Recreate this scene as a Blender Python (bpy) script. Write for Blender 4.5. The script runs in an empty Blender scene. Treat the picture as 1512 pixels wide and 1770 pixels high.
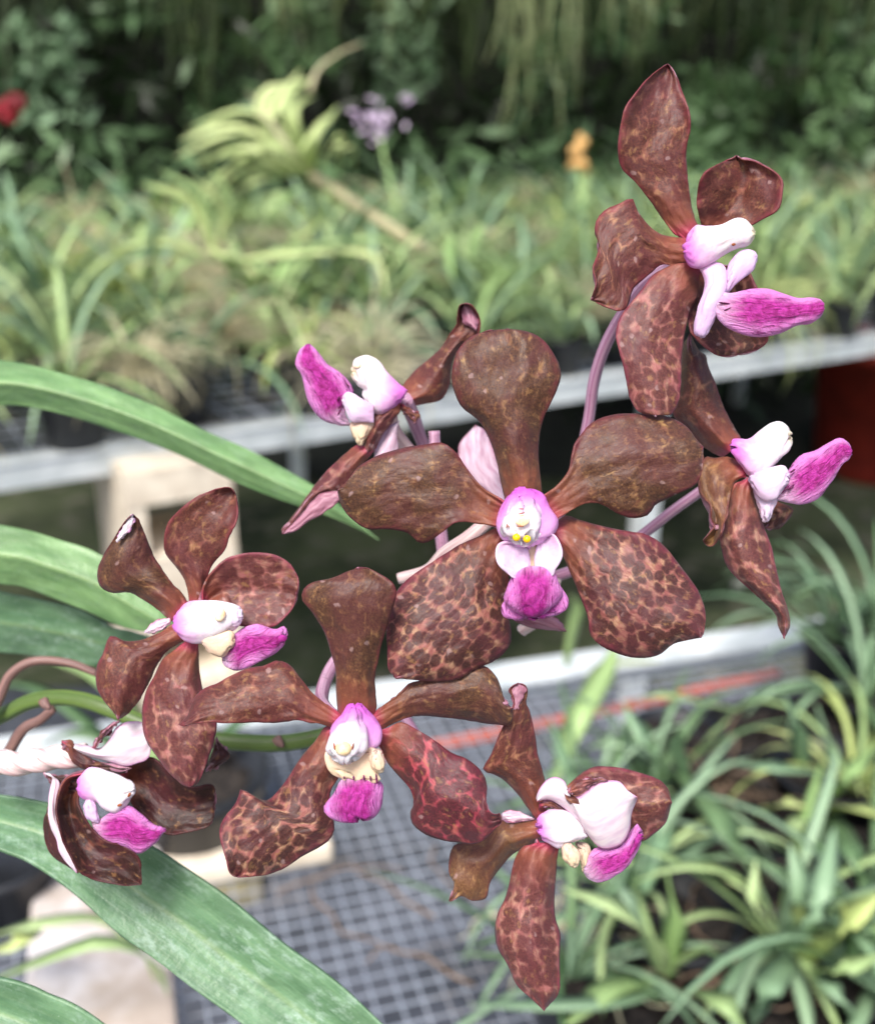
import bpy, math, random
import numpy as np
from mathutils import Vector, Matrix

# ------------------------------------------------------------------ camera, world, sun
S = bpy.context.scene
COL = S.collection
CAM_Z = 1.27
PITCH = math.radians(21.0)
FPX = 1898.0                      # focal length in pixels of the 1512 x 1770 photograph
cd = bpy.data.cameras.new('camera')
cam = bpy.data.objects.new('camera', cd); COL.objects.link(cam)
cam.location = (0, 0, CAM_Z)
cam.rotation_euler = (math.radians(90) - PITCH, 0, 0)
cd.sensor_fit = 'VERTICAL'; cd.sensor_height = 24.0
cd.lens = 24.0 * FPX / 1770.0
cd.clip_start = 0.01; cd.clip_end = 400
cd.dof.use_dof = True
cd.dof.focus_distance = 0.152
cd.dof.aperture_fstop = cd.lens / 2.1      # a phone lens: aperture about 2.1 mm wide
S.camera = cam

SUN_EL, SUN_AZ = math.radians(55), math.radians(196)
w = bpy.data.worlds.new('World'); S.world = w; w.use_nodes = True
nt = w.node_tree
sky = nt.nodes.new('ShaderNodeTexSky'); sky.sky_type = 'NISHITA'; sky.sun_disc = False
sky.sun_elevation = SUN_EL; sky.sun_rotation = SUN_AZ; sky.air_density = 1.0; sky.dust_density = 4.0
bg = nt.nodes['Background']; bg.inputs['Strength'].default_value = 0.125
nt.links.new(sky.outputs[0], bg.inputs['Color'])
sd = bpy.data.lights.new('sun', 'SUN'); sd.energy = 2.7; sd.angle = math.radians(18); sd.color = (1.0, 0.97, 0.92)
sun = bpy.data.objects.new('sun', sd); COL.objects.link(sun)
dirv = Vector((math.sin(SUN_AZ) * math.cos(SUN_EL), math.cos(SUN_AZ) * math.cos(SUN_EL), math.sin(SUN_EL)))
sun.rotation_euler = dirv.to_track_quat('Z', 'Y').to_euler()
S.view_settings.view_transform = 'Standard'; S.view_settings.look = 'None'
S.view_settings.exposure = 0.62; S.view_settings.gamma = 1; S.view_settings.use_curve_mapping = False
S.cycles.max_bounces = 8; S.cycles.transparent_max_bounces = 4

# ------------------------------------------------------------------ measuring helpers
FW = np.array([0, math.cos(PITCH), -math.sin(PITCH)])
UP = np.array([0, math.sin(PITCH), math.cos(PITCH)])
RT = np.array([1.0, 0, 0])
C0 = np.array([0, 0, CAM_Z])
def at(px, py, d):
    """world point seen at photo pixel px,py, d metres in front of the lens plane"""
    px = np.asarray(px, float)[..., None]; py = np.asarray(py, float)[..., None]; d = np.asarray(d, float)[..., None]
    return C0 + d * (FW + RT * (px - 756) / FPX - UP * (py - 885) / FPX)
def on_z(px, py, z):
    r = FW + RT * (px - 756) / FPX - UP * (py - 885) / FPX
    return C0 + r * ((z - CAM_Z) / r[2])

WORLD = {}
def origin(o): return WORLD.get(o.name, np.zeros(3)) if o is not None else np.zeros(3)
def empty(name, loc, label=None, cat=None, group=None, parent=None):
    o = bpy.data.objects.new(name, None); COL.objects.link(o); o.empty_display_size = .01
    loc = np.array(loc, float); WORLD[o.name] = loc
    if parent is not None: o.parent = parent
    o.location = loc - origin(parent)
    if label: o['label'] = label
    if cat: o['category'] = cat
    if group: o['group'] = group
    return o
def make_mesh(name, V, F, mats, fm=None, smooth=True, uvs=None):
    me = bpy.data.meshes.new(name)
    me.from_pydata([tuple(map(float, v)) for v in V], [], F)
    for m in (mats if isinstance(mats, (list, tuple)) else [mats]): me.materials.append(m)
    n = len(me.polygons)
    me.polygons.foreach_set('use_smooth', [smooth] * n)
    if fm is not None: me.polygons.foreach_set('material_index', fm)
    if uvs:
        vi = np.zeros(len(me.loops), int); me.loops.foreach_get('vertex_index', vi)
        for nm, arr in uvs.items():
            l = me.uv_layers.new(name=nm); l.data.foreach_set('uv', np.asarray(arr, float)[vi].ravel())
    me.update()
    return me
def put(name, V, F, mats, parent=None, fm=None, smooth=True, uvs=None, label=None, kind=None, cat=None, group=None, base=None):
    """link geometry given in world coordinates"""
    V = np.asarray(V, float)
    o0 = origin(parent)
    if parent is None: o0 = np.array(base, float) if base is not None else np.zeros(3)
    me = make_mesh(name, V - o0, F, mats, fm, smooth, uvs)
    o = bpy.data.objects.new(name, me); COL.objects.link(o)
    if parent is not None: o.parent = parent; WORLD[o.name] = o0
    else: o.location = o0; WORLD[o.name] = o0
    for k, v in (('label', label), ('kind', kind), ('category', cat), ('group', group)):
        if v: o[k] = v
    return o

class MB:
    def __init__(s): s.V = []; s.F = []; s.n = 0
    def add(s, V, F):
        s.V.append(np.asarray(V, float)); s.F += [[i + s.n for i in f] for f in F]; s.n += len(V)
    def verts(s): return np.concatenate(s.V)
    def box(s, c, ex, ey, ez):
        """box centred at c with half-axis vectors"""
        c, ex, ey, ez = map(np.array, (c, ex, ey, ez))
        V = [c + a * ex + b * ey + d * ez for d in (-1, 1) for b in (-1, 1) for a in (-1, 1)]
        s.add(V, [[0, 2, 3, 1], [4, 5, 7, 6], [0, 1, 5, 4], [2, 6, 7, 3], [0, 4, 6, 2], [1, 3, 7, 5]])
def spline(P, n=None, step=None):
    P = np.asarray(P, float)
    if len(P) == 2: D = P[0] + (P[1] - P[0]) * np.linspace(0, 1, 60)[:, None]
    else:
        Q = np.vstack([2 * P[0] - P[1], P, 2 * P[-1] - P[-2]]); out = []
        for i in range(1, len(Q) - 2):
            p0, p1, p2, p3 = Q[i - 1], Q[i], Q[i + 1], Q[i + 2]
            for t in np.linspace(0, 1, 14, endpoint=False):
                out.append(.5 * (2 * p1 + (p2 - p0) * t + (2 * p0 - 5 * p1 + 4 * p2 - p3) * t * t + (3 * p1 - p0 - 3 * p2 + p3) * t ** 3))
        out.append(P[-1]); D = np.array(out)
    L = np.concatenate([[0], np.cumsum(np.linalg.norm(np.diff(D, axis=0), axis=1))])
    if isinstance(n, int): s = np.linspace(0, 1, n)
    else: s = n
    return np.stack([np.interp(s * L[-1], L, D[:, k]) for k in range(D.shape[1])], 1)
def tube(P, rad, seg=8, n=24, ribs=0.0, twist=0.0):
    P = spline(P, n); T = np.gradient(P, axis=0); T /= np.linalg.norm(T, axis=1)[:, None] + 1e-12
    r = np.interp(np.linspace(0, 1, n), np.linspace(0, 1, len(rad)), rad) if hasattr(rad, '__len__') else np.full(n, rad)
    a = np.cross(T[0], [0.3, 0.2, 1.0]); a /= np.linalg.norm(a); V = []; UV = []
    for i in range(n):
        a = a - T[i] * a.dot(T[i]); a /= np.linalg.norm(a); b = np.cross(T[i], a)
        for k in range(seg):
            th = 2 * math.pi * k / seg + twist * i / n
            rr = r[i] * (1 + ribs * math.cos(3 * 2 * math.pi * k / seg))
            V.append(P[i] + rr * (math.cos(th) * a + math.sin(th) * b)); UV.append((k / seg, i / (n - 1)))
    F = [[i * seg + k, i * seg + (k + 1) % seg, (i + 1) * seg + (k + 1) % seg, (i + 1) * seg + k] for i in range(n - 1) for k in range(seg)]
    F.append(list(range(seg))[::-1]); F.append([(n - 1) * seg + k for k in range(seg)])
    return np.array(V), F, np.array(UV)
def lathe(profile, seg=24):
    V = []; F = []
    for r, z in profile:
        for k in range(seg):
            th = 2 * math.pi * k / seg; V.append((r * math.cos(th), r * math.sin(th), z))
    for i in range(len(profile) - 1):
        for k in range(seg):
            F.append([i * seg + k, i * seg + (k + 1) % seg, (i + 1) * seg + (k + 1) % seg, (i + 1) * seg + k])
    return np.array(V), F
def smooth_noise(n, m, rng, k=6):
    """smooth random field in -1..1 on an n x m grid"""
    g = rng.uniform(-1, 1, (k + 3, k + 3)); y = np.linspace(0, k, n); x = np.linspace(0, k, m)
    yi = y.astype(int); xi = x.astype(int); fy = (y - yi); fx = (x - xi)
    fy = fy * fy * (3 - 2 * fy); fx = fx * fx * (3 - 2 * fx)
    A = g[yi][:, xi]; B = g[yi][:, xi + 1]; Cc = g[yi + 1][:, xi]; D = g[yi + 1][:, xi + 1]
    return (A * (1 - fx) + B * fx) * (1 - fy)[:, None] + (Cc * (1 - fx) + D * fx) * fy[:, None]

# ------------------------------------------------------------------ materials
class Mat:
    def __init__(s, name):
        s.m = bpy.data.materials.new(name); s.m.use_nodes = True; s.t = s.m.node_tree
        s.b = s.t.nodes['Principled BSDF']
    def n(s, typ, ins=None, **kw):
        nd = s.t.nodes.new(typ)
        for k, v in kw.items(): setattr(nd, k, v)
        for k, v in (ins or {}).items(): s.set(nd.inputs[k], v)
        return nd
    def set(s, sock, v):
        if isinstance(v, bpy.types.NodeSocket): s.t.links.new(v, sock)
        elif isinstance(v, bpy.types.Node): s.t.links.new(v.outputs[0], sock)
        else:
            if hasattr(sock.default_value, '__len__') and not hasattr(v, '__len__'): v = (v,) * len(sock.default_value)
            if hasattr(v, '__len__') and len(v) == 3 and len(sock.default_value) == 4: v = (*v, 1)
            sock.default_value = v
    def math(s, op, a, b=0.0, c=0.0, clamp=False):
        nd = s.n('ShaderNodeMath', {0: a, 1: b, 2: c}, operation=op); nd.use_clamp = clamp; return nd.outputs[0]
    def mix(s, f, a, b, typ='RGBA', blend='MIX'):
        nd = s.t.nodes.new('ShaderNodeMix'); nd.data_type = typ; nd.blend_type = blend
        i = {'RGBA': (0, 6, 7, 2), 'FLOAT': (0, 2, 3, 0)}[typ]
        s.set(nd.inputs[i[0]], f); s.set(nd.inputs[i[1]], a); s.set(nd.inputs[i[2]], b); return nd.outputs[i[3]]
    def step(s, x, lo, hi, a=0.0, b=1.0):
        return s.n('ShaderNodeMapRange', {0: x, 1: lo, 2: hi, 3: a, 4: b}, interpolation_type='SMOOTHSTEP').outputs[0]
    def noise(s, vec, scale, detail=3, rough=.55, out=0, dist=0.0):
        return s.n('ShaderNodeTexNoise', {'Vector': vec, 'Scale': scale, 'Detail': detail, 'Roughness': rough, 'Distortion': dist}).outputs[out]
    def mapv(s, vec, scale=(1, 1, 1), loc=(0, 0, 0)):
        return s.n('ShaderNodeMapping', {'Vector': vec, 'Scale': scale, 'Location': loc}).outputs[0]
    def obj(s): return s.n('ShaderNodeTexCoord').outputs['Object']
    def uv(s, name): return s.n('ShaderNodeUVMap', uv_map=name).outputs[0]
    def bump(s, h, strength=.5, dist=.0001):
        nd = s.n('ShaderNodeBump', {'Strength': strength, 'Distance': dist, 'Height': h}); s.set(s.b.inputs['Normal'], nd.outputs[0]); return nd
    def out(s, color=None, rough=None, spec=None, sss=None, **kw):
        if color is not None: s.set(s.b.inputs['Base Color'], color)
        if rough is not None: s.set(s.b.inputs['Roughness'], rough)
        if spec is not None: s.set(s.b.inputs['Specular IOR Level'], spec)
        if sss: s.b.inputs['Subsurface Weight'].default_value = sss[0]; s.b.inputs['Subsurface Radius'].default_value = (1, .6, .5); s.b.inputs['Subsurface Scale'].default_value = sss[1]
        for k, v in kw.items(): s.set(s.b.inputs[k.replace('_', ' ')], v)
        return s.m
def srgb(r, g, b):
    f = lambda c: (c / 255 / 12.92) if c / 255 < .04045 else ((c / 255 + .055) / 1.055) ** 2.4
    return (f(r), f(g), f(b))

def petal_mat(name, dens=0.04, cell=1.3, spot=(52, 27, 22), spot2=(92, 55, 38), ground=(150, 94, 88), ground2=(172, 126, 92), rim=(112, 42, 60),
              base=(176, 60, 92), mottled=.5, rimw=.05, reddish=(150, 80, 66)):
    M = Mat(name)
    uv = M.uv('metric'); un = M.uv('unit')
    rnd = M.n('ShaderNodeObjectInfo').outputs['Random']
    off = M.n('ShaderNodeCombineXYZ', {0: M.math('MULTIPLY', rnd, 173.0), 1: M.math('MULTIPLY', rnd, 311.0)}).outputs[0]
    p = M.n('ShaderNodeVectorMath', {0: uv, 1: off}, operation='ADD').outputs[0]
    wn = M.noise(p, .55, 3, out=1)
    wsub = M.n('ShaderNodeVectorMath', {0: wn, 1: (.5, .5, .5)}, operation='SUBTRACT').outputs[0]
    wsc = M.n('ShaderNodeVectorMath', {0: wsub, 3: 1.5}, operation='SCALE').outputs[0]
    wp = M.n('ShaderNodeVectorMath', {0: p, 1: wsc}, operation='ADD').outputs[0]
    vor = M.n('ShaderNodeTexVoronoi', {'Vector': M.mapv(wp, (1 / cell, 1 / (cell * 1.35), 1)), 'Scale': 1.0, 'Randomness': .72}, voronoi_dimensions='2D').outputs['Distance']
    low = M.noise(p, .16, 2)
    mid = M.noise(p, .5, 4)
    th = M.math('ADD', M.math('MULTIPLY_ADD', low, .60, .17 + dens), M.math('MULTIPLY_ADD', mid, .45, -.22))
    spots = M.n('ShaderNodeMapRange', {0: M.math('SUBTRACT', th, vor), 1: -.16, 2: .16}, interpolation_type='SMOOTHSTEP').outputs[0]
    # fine veins run along the petal
    veins = M.noise(M.mapv(wp, (3.0, .45, 1)), 1.0, 5, .65)
    fine = M.noise(p, 3.2, 5, .7)
    g = M.mix(M.step(M.noise(p, .7, 3), .4, .65), srgb(*ground), srgb(*ground2))
    g = M.mix(M.step(veins, .35, .7), g, srgb(*reddish))
    sc = M.mix(M.step(fine, .35, .7), srgb(*spot), srgb(*spot2))
    sp = M.math('MULTIPLY', spots, M.step(M.noise(p, 1.3, 5, .7), .2, .55, mottled, .97))
    c = M.mix(sp, g, sc)
    # yellowish flecks
    fl = M.math('MULTIPLY', M.step(M.noise(M.mapv(p, (1.3, .8, 1), (31, 7, 0)), .8, 4, .6), .56, .68), .6)
    c = M.mix(fl, c, srgb(150, 110, 70))
    c = M.mix(M.math('MULTIPLY', M.step(M.noise(M.mapv(p, (1, 1, 1), (13, 90, 0)), .14, 2), .42, .62), .38), c, srgb(92, 38, 50))
    # dark scuffs
    c = M.mix(M.math('MULTIPLY', M.step(M.noise(M.mapv(p, (1, .6, 1), (3, 50, 0)), .45, 5, .7), .54, .72), .55), c, srgb(62, 28, 30))
    s = M.n('ShaderNodeSeparateXYZ', {0: un}); u, v = s.outputs[0], s.outputs[1]
    # claw of the petal: plain reddish, pink where it joins
    c = M.mix(M.step(M.math('ADD', v, M.math('MULTIPLY', mid, .2)), .17, .42, .75, 0.0), c, M.mix(veins, srgb(150, 88, 62), srgb(118, 58, 48)))
    c = M.mix(M.step(M.math('ADD', v, M.math('MULTIPLY', veins, .05)), .03, .13, .9, 0.0), c, srgb(*base))
    # rim pigment
    e = M.math('MINIMUM', u, M.math('SUBTRACT', 1.0, u)); e = M.math('MINIMUM', e, M.math('MULTIPLY', M.math('SUBTRACT', 1.0, v), 1.2))
    e = M.math('ADD', e, M.math('MULTIPLY_ADD', M.noise(p, .9, 3),   .20, -.09))
    c = M.mix(M.math('MULTIPLY', M.step(e, 0.0, rimw * 2, .65, 0.0), M.step(v, .1, .3)), c, srgb(*rim))
    # small pale blemishes
    bl = M.n('ShaderNodeTexVoronoi', {'Vector': M.mapv(wp, (.23, .23, 1), (9, 4, 0)), 'Scale': 1.0}, voronoi_dimensions='2D').outputs['Distance']
    c = M.mix(M.math('MULTIPLY', M.step(bl, .04, .10, .5, 0.0), M.step(low, .48, .55)), c, srgb(170, 140, 138))
    # grime and micro speckle
    mic = M.noise(p, 7.0, 4, .75)
    c = M.mix(M.math('MULTIPLY', M.step(mic, .50, .66), .16), c, srgb(44, 22, 20))
    c = M.mix(M.math('MULTIPLY', M.step(M.noise(M.mapv(p, (1, 1, 1), (77, 20, 0)), 5.0, 4, .75), .58, .70), .20), c, srgb(196, 158, 136))
    puck = M.noise(M.mapv(p, (1, .6, 1)), .36, 2, .45)
    M.bump(M.math('ADD', M.math('MULTIPLY', veins, .22), M.math('ADD', M.math('MULTIPLY', fine, .07), M.math('MULTIPLY', puck, 2.2))), .9, .00045)
    return M.out(c, M.step(fine, .3, .7, .42, .58), .4, sss=(.08, .0006), Sheen_Weight=.05)

PM = {
 'dense': petal_mat('petal_dense_brown', dens=.24, mottled=.6, spot=(60,34,28), spot2=(100, 66, 44), ground=(130, 90, 66), ground2=(168, 132, 82), rim=(100, 32, 46), reddish=(98, 56, 42)),
 'spot': petal_mat('petal_spotted', dens=.07, mottled=.8, spot=(50,22,24), spot2=(84,44,38), ground=(160, 100, 92), ground2=(182, 144, 112), rim=(118, 42, 60), reddish=(128,70,64)),
 'red': petal_mat('petal_crimson', dens=.14, mottled=.7, spot=(54, 22, 28), spot2=(96, 34, 44), ground=(186, 74, 92), ground2=(182, 96, 88), rim=(96, 26, 44), reddish=(144, 46, 62)),
 'tan': petal_mat('petal_rust', dens=.17, mottled=.62, spot=(70,32,30), spot2=(108, 58, 46), ground=(146, 90, 76), ground2=(168, 124, 90), rim=(122, 44, 56), reddish=(110, 56, 48)),
 'pink': petal_mat('petal_pinkish', dens=.09, cell=1.5, mottled=.7, spot=(78, 36, 38), spot2=(110, 60, 54), ground=(164, 104, 100), ground2=(180, 138, 116), rim=(132, 50, 72), reddish=(138, 76, 72)),
 'olive': petal_mat('petal_olive', dens=.22, mottled=.6, spot=(92, 58, 40), spot2=(126, 88, 58), ground=(164, 122, 80), ground2=(176, 140, 84), rim=(104, 50, 54), reddish=(124, 84, 58)),
 'dark': petal_mat('petal_shaded_brown', dens=.24, mottled=.7, spot=(34, 15, 15), spot2=(56, 28, 24), ground=(118, 68, 56), ground2=(120, 78, 54), rim=(78, 26, 32), reddish=(78, 40, 34)),  # shade on the lower left flower is put into this petal colour
}
def back_mat(name, a=(218, 194, 210), b=(188, 146, 170), edge=(150, 70, 96)):
    M = Mat(name); un = M.uv('unit'); s = M.n('ShaderNodeSeparateXYZ', {0: un}); u = s.outputs[0]; p = M.uv('metric')
    e = M.math('MINIMUM', M.math('MINIMUM', u, M.math('SUBTRACT', 1.0, u)), M.math('MULTIPLY', M.math('SUBTRACT', 1.0, s.outputs[1]), 1.4))
    c = M.mix(M.step(M.noise(M.mapv(p, (1.2, .25, 1)), 1, 4), .35, .7), srgb(*a), srgb(*b))
    c = M.mix(M.step(M.math('ADD', e, M.math('MULTIPLY_ADD', M.noise(p, 1.0, 3), .08, -.04)), .0, .09, .8, 0.0), c, srgb(*edge))
    M.bump(M.noise(M.mapv(p, (2, .4, 1)), 1, 4), .4, .0001)
    return M.out(c, .42, .4, sss=(.25, .001))
BACK = back_mat('petal_back_pale')
BACKW = back_mat('petal_back_white', (222, 208, 214), (206, 182, 200), (196, 126, 178))
BACKM = back_mat('petal_back_mauve', (176, 128, 146), (140, 84, 104), (92, 36, 50))

def lip_mat():
    M = Mat('lip_magenta'); un = M.uv('unit'); s = M.n('ShaderNodeSeparateXYZ', {0: un}); u, v = s.outputs[0], s.outputs[1]; p = M.uv('metric')
    st = M.noise(M.mapv(p, (2.4, .35, 1)), 1.0, 4, .6, dist=.6)
    c = M.mix(M.step(M.noise(p, .9, 5, .7), .38, .62), srgb(190, 56, 160), srgb(146, 20, 112))
    e = M.math('ABSOLUTE', M.math('SUBTRACT', u, .5))
    c = M.mix(M.math('MULTIPLY', M.step(M.math('ADD', e, M.math('MULTIPLY_ADD', M.noise(p, .7, 3), .3, -.15)), .16, .44), .85), c, srgb(220, 140, 208))
    c = M.mix(M.math('MULTIPLY', M.step(st, .56, .64), M.step(v, .5, .9, .85, .25)), c, srgb(112, 14, 92))
    c = M.mix(M.step(M.math('ADD', v, M.math('MULTIPLY_ADD', st, .25, -.12)), .05, .36, .85, 0.0), c, srgb(234, 196, 226))
    fine = M.noise(p, 3.5, 4, .7)
    M.bump(M.math('ADD', st, M.math('MULTIPLY', fine, .4)), 1.0, .0006)
    return M.out(c, M.step(fine, .3, .7, .36, .55), .4, sss=(.35, .0012))
def white_mat(name, base, tip, mid=None, lo=.15, hi=.6, speck=False, warm=None):
    """waxy column and side lobes: violet where they join, white to cream at the tip"""
    M = Mat(name); un = M.uv('unit'); s = M.n('ShaderNodeSeparateXYZ', {0: un}); v = s.outputs[1]; p = M.uv('metric')
    vv = M.math('ADD', v, M.math('MULTIPLY_ADD', M.noise(p, .5, 2), .25, -.12))
    c = M.mix(M.step(vv, lo, hi), srgb(*base), srgb(*tip))
    if warm: c = M.mix(M.step(vv, .82, 1.0), c, srgb(*warm))
    if speck:
        c = M.mix(M.math('MULTIPLY', M.step(M.noise(p, 2.6, 3, .6), .62, .68), .5), c, srgb(196, 130, 190))
    c = M.mix(M.math('MULTIPLY', M.step(M.noise(p, .7, 4, .6), .45, .7), .18), c, srgb(*base))
    M.bump(M.math('ADD', M.noise(p, .9, 3), M.math('MULTIPLY', M.noise(M.mapv(p, (2.5, .6, 1)), 1.5, 4), .3)), .6, .00022)
    return M.out(c, .42, .4, sss=(.3, .0012))
LIP = lip_mat()
COLW = white_mat('column_violet_white', (214, 116, 208), (234, 224, 230), hi=.60, lo=.05)
COLC = white_mat('column_cream', (214, 116, 206), (236, 226, 230), hi=.60, lo=.05, warm=(232, 218, 180))
HOOD = white_mat('column_hood_violet', (196, 88, 190), (226, 176, 222), lo=.0, hi=.9)
LOBEW = white_mat('side_lobe_white', (206, 172, 204), (220, 196, 220), speck=True)
LOBEC = white_mat('side_lobe_cream', (214, 184, 168), (226, 200, 168), lo=0, hi=.8)
LOBEL = white_mat('side_lobe_lilac', (220, 178, 216), (212, 180, 218))
def flat(name, c, rough=.5, spec=.4, var=0.0, scale=200.0, c2=None, bump=0.0, sss=None, metal=0.0, dist=.0005):
    M = Mat(name); o = M.obj()
    n = M.noise(o, scale, 4)
    col = M.mix(M.step(n, .35, .65), srgb(*c), srgb(*(c2 or tuple(int(x * (1 - var)) for x in c))))
    if bump: M.bump(n, bump, dist)
    return M.out(col, rough, spec, sss=sss, Metallic=metal)
ANTHER = flat('anther_cap_cream', (238, 206, 160), .35, c2=(250, 240, 214), scale=900, sss=(.3, .0006))
MARK = flat('anther_mark_rust', (170, 84, 40), .5, var=.2)
POLL = flat('pollen_yellow', (252, 216, 20), .25, c2=(250, 196, 10), scale=500, spec=.5)
DARKV = flat('lip_mark_purple', (110, 20, 84), .4, var=.3, scale=800)
def stem_mat(name, a, b, scale=900, white=.0):
    M = Mat(name); uv = M.uv('unit'); s = M.n('ShaderNodeSeparateXYZ', {0: uv})
    c = M.mix(M.step(M.noise(M.mapv(uv, (9, .8, 1)), 1.5, 3), .35, .65), srgb(*a), srgb(*b))
    c = M.mix(M.math('MULTIPLY', M.step(M.noise(M.obj(), 600, 4, .7), .6, .72), .35), c, srgb(90, 60, 60))
    M.bump(M.noise(M.mapv(uv, (10, 2, 1)), 1.5, 3), .5, .0002)
    return M.out(c, .42, .4, sss=(.2, .001))
PEDI = stem_mat('pedicel_mauve', (206, 168, 192), (160, 106, 138))
PEDW = stem_mat('pedicel_blush', (246, 226, 222), (214, 176, 178))
PEDB = stem_mat('pedicel_brownish', (146, 112, 104), (104, 78, 76))
STEMG = stem_mat('flower_stem_green', (104, 128, 66), (76, 98, 48))
def leaf_mat(name, a, b, residue=.4, vein=(150, 172, 110)):
    M = Mat(name); p = M.uv('metric'); un = M.uv('unit'); s = M.n('ShaderNodeSeparateXYZ', {0: un}); u = s.outputs[0]
    c = M.mix(M.step(M.noise(M.mapv(p, (.5, .05, 1)), 1, 4), .3, .7), srgb(*a), srgb(*b))
    line = M.noise(M.mapv(p, (3.0, .02, 1)), 1.0, 3)
    c = M.mix(M.math('MULTIPLY', M.step(M.noise(M.mapv(p, (5.0, .03, 1)), 1.0, 3), .45, .65), .12), c, srgb(*vein))
    c = M.mix(M.math('MULTIPLY', M.step(M.noise(M.mapv(p, (.25, .08, 1)), 1, 5, .6), .4, .62), .45), c, srgb(*(int(x * .74) for x in b)))
    c = M.mix(M.step(M.math('ABSOLUTE', M.math('SUBTRACT', u, .5)), .0, .05, .28, 0.0), c, srgb(*vein))
    big = M.noise(p, .07, 2)
    r = M.math('MULTIPLY', M.step(M.noise(M.mapv(p, (1, .55, 1)), .6, 7, .78), .46, .66), M.step(big, .36, .6))
    if residue: c = M.mix(M.math('MULTIPLY', r, residue), c, srgb(178, 200, 188))
    # dust specks
    c = M.mix(M.math('MULTIPLY', M.step(M.noise(p, 2.6, 3, .6), .68, .74), residue), c, srgb(214, 226, 218))
    M.bump(M.math('ADD', M.math('MULTIPLY', line, .4), M.math('MULTIPLY', M.noise(p, .6, 5, .6), 1.0)), .7, .0003)
    return M.out(c, M.mix(r, .36, .6, 'FLOAT'), .45, sss=(.1, .001))
LEAFA = leaf_mat('strap_leaf_light', (128, 164, 110), (98, 136, 86), .12)
LEAFB = leaf_mat('strap_leaf_dusty', (116, 152, 116), (88, 126, 92), .55)
def bg_leaf(name, a, b):
    M = Mat(name); r = M.n('ShaderNodeObjectInfo').outputs['Random']
    c = M.mix(r, srgb(*a), srgb(*b))
    c = M.mix(M.math('MULTIPLY', M.noise(M.obj(), 30, 3), .5), c, srgb(*(int(x * .84) for x in a)))
    return M.out(c, .42, .45)
BL = [bg_leaf('leaf_fresh_green', (148, 180, 114), (194, 214, 154)), bg_leaf('leaf_blue_green', (122, 156, 118), (164, 192, 156)),
      bg_leaf('leaf_yellow_green', (176, 194, 112), (208, 220, 152)), bg_leaf('leaf_deep_green', (82, 114, 74), (120, 150, 104))]
LIME = bg_leaf('leaf_pale_lime', (184, 204, 132), (208, 220, 156))
STRAW = bg_leaf('dry_straw', (200, 190, 150), (224, 218, 184))
DRY = bg_leaf('dry_root', (120, 98, 82), (150, 126, 104))
MOSS = bg_leaf('hanging_moss_grey_green', (140, 154, 104), (176, 186, 138))
MOSSD = bg_leaf('hanging_moss_dark', (50, 64, 40), (88, 104, 62))
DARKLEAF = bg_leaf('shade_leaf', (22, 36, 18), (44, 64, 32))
PLASTIC = flat('black_plastic', (34, 35, 38), .38, .45, c2=(46, 48, 53), scale=30)
SOIL = flat('potting_bark', (34, 32, 32), .9, .2, c2=(62, 56, 52), scale=160, bump=.8, dist=.004)
GALV = flat('galvanised_steel', (222, 228, 230), .5, .5, c2=(200, 208, 210), scale=30, metal=.1)
def stained(name, c, c2, rust, scale, amt):
    M = Mat(name); o = M.obj(); n = M.noise(o, scale, 5, .65)
    col = M.mix(M.step(n, .35, .65), srgb(*c), srgb(*c2))
    col = M.mix(M.math('MULTIPLY', M.step(M.noise(o, scale * .35, 6, .7), .52, .68), amt), col, srgb(*rust))
    M.bump(n, .3, .0006)
    return M.out(col, .5, .4, Metallic=.1)
GALV = stained('galvanised_steel_weathered', (222, 228, 230), (196, 204, 206), (122, 124, 96), 26, .55)
GALVW0 = flat('galvanised_wire', (216, 222, 236), .4, .5, c2=(190, 198, 214), scale=90, metal=.3)
GALVW = stained('galvanised_wire_weathered', (176, 184, 196), (150, 158, 172), (120, 104, 86), 22, .8)
CONCD = flat('concrete_darker', (150, 142, 116), .9, .25, c2=(104, 104, 78), scale=22, bump=.6, dist=.002)  # darker, greener concrete tone for the lower block
CONC = flat('concrete_pale', (240, 228, 208), .9, .25, c2=(218, 204, 184), scale=40, bump=.6, dist=.002)
SLABM = flat('concrete_slab_pinkish', (216, 210, 208), .9, .25, c2=(176, 162, 150), scale=26, bump=.6, dist=.002)
TERRA = flat('terracotta_red', (146, 48, 38), .6, .3, c2=(120, 40, 32), scale=14)
ORANGE = flat('orange_plastic', (208, 98, 68), .55, .35, c2=(186, 82, 58), scale=50)

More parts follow.
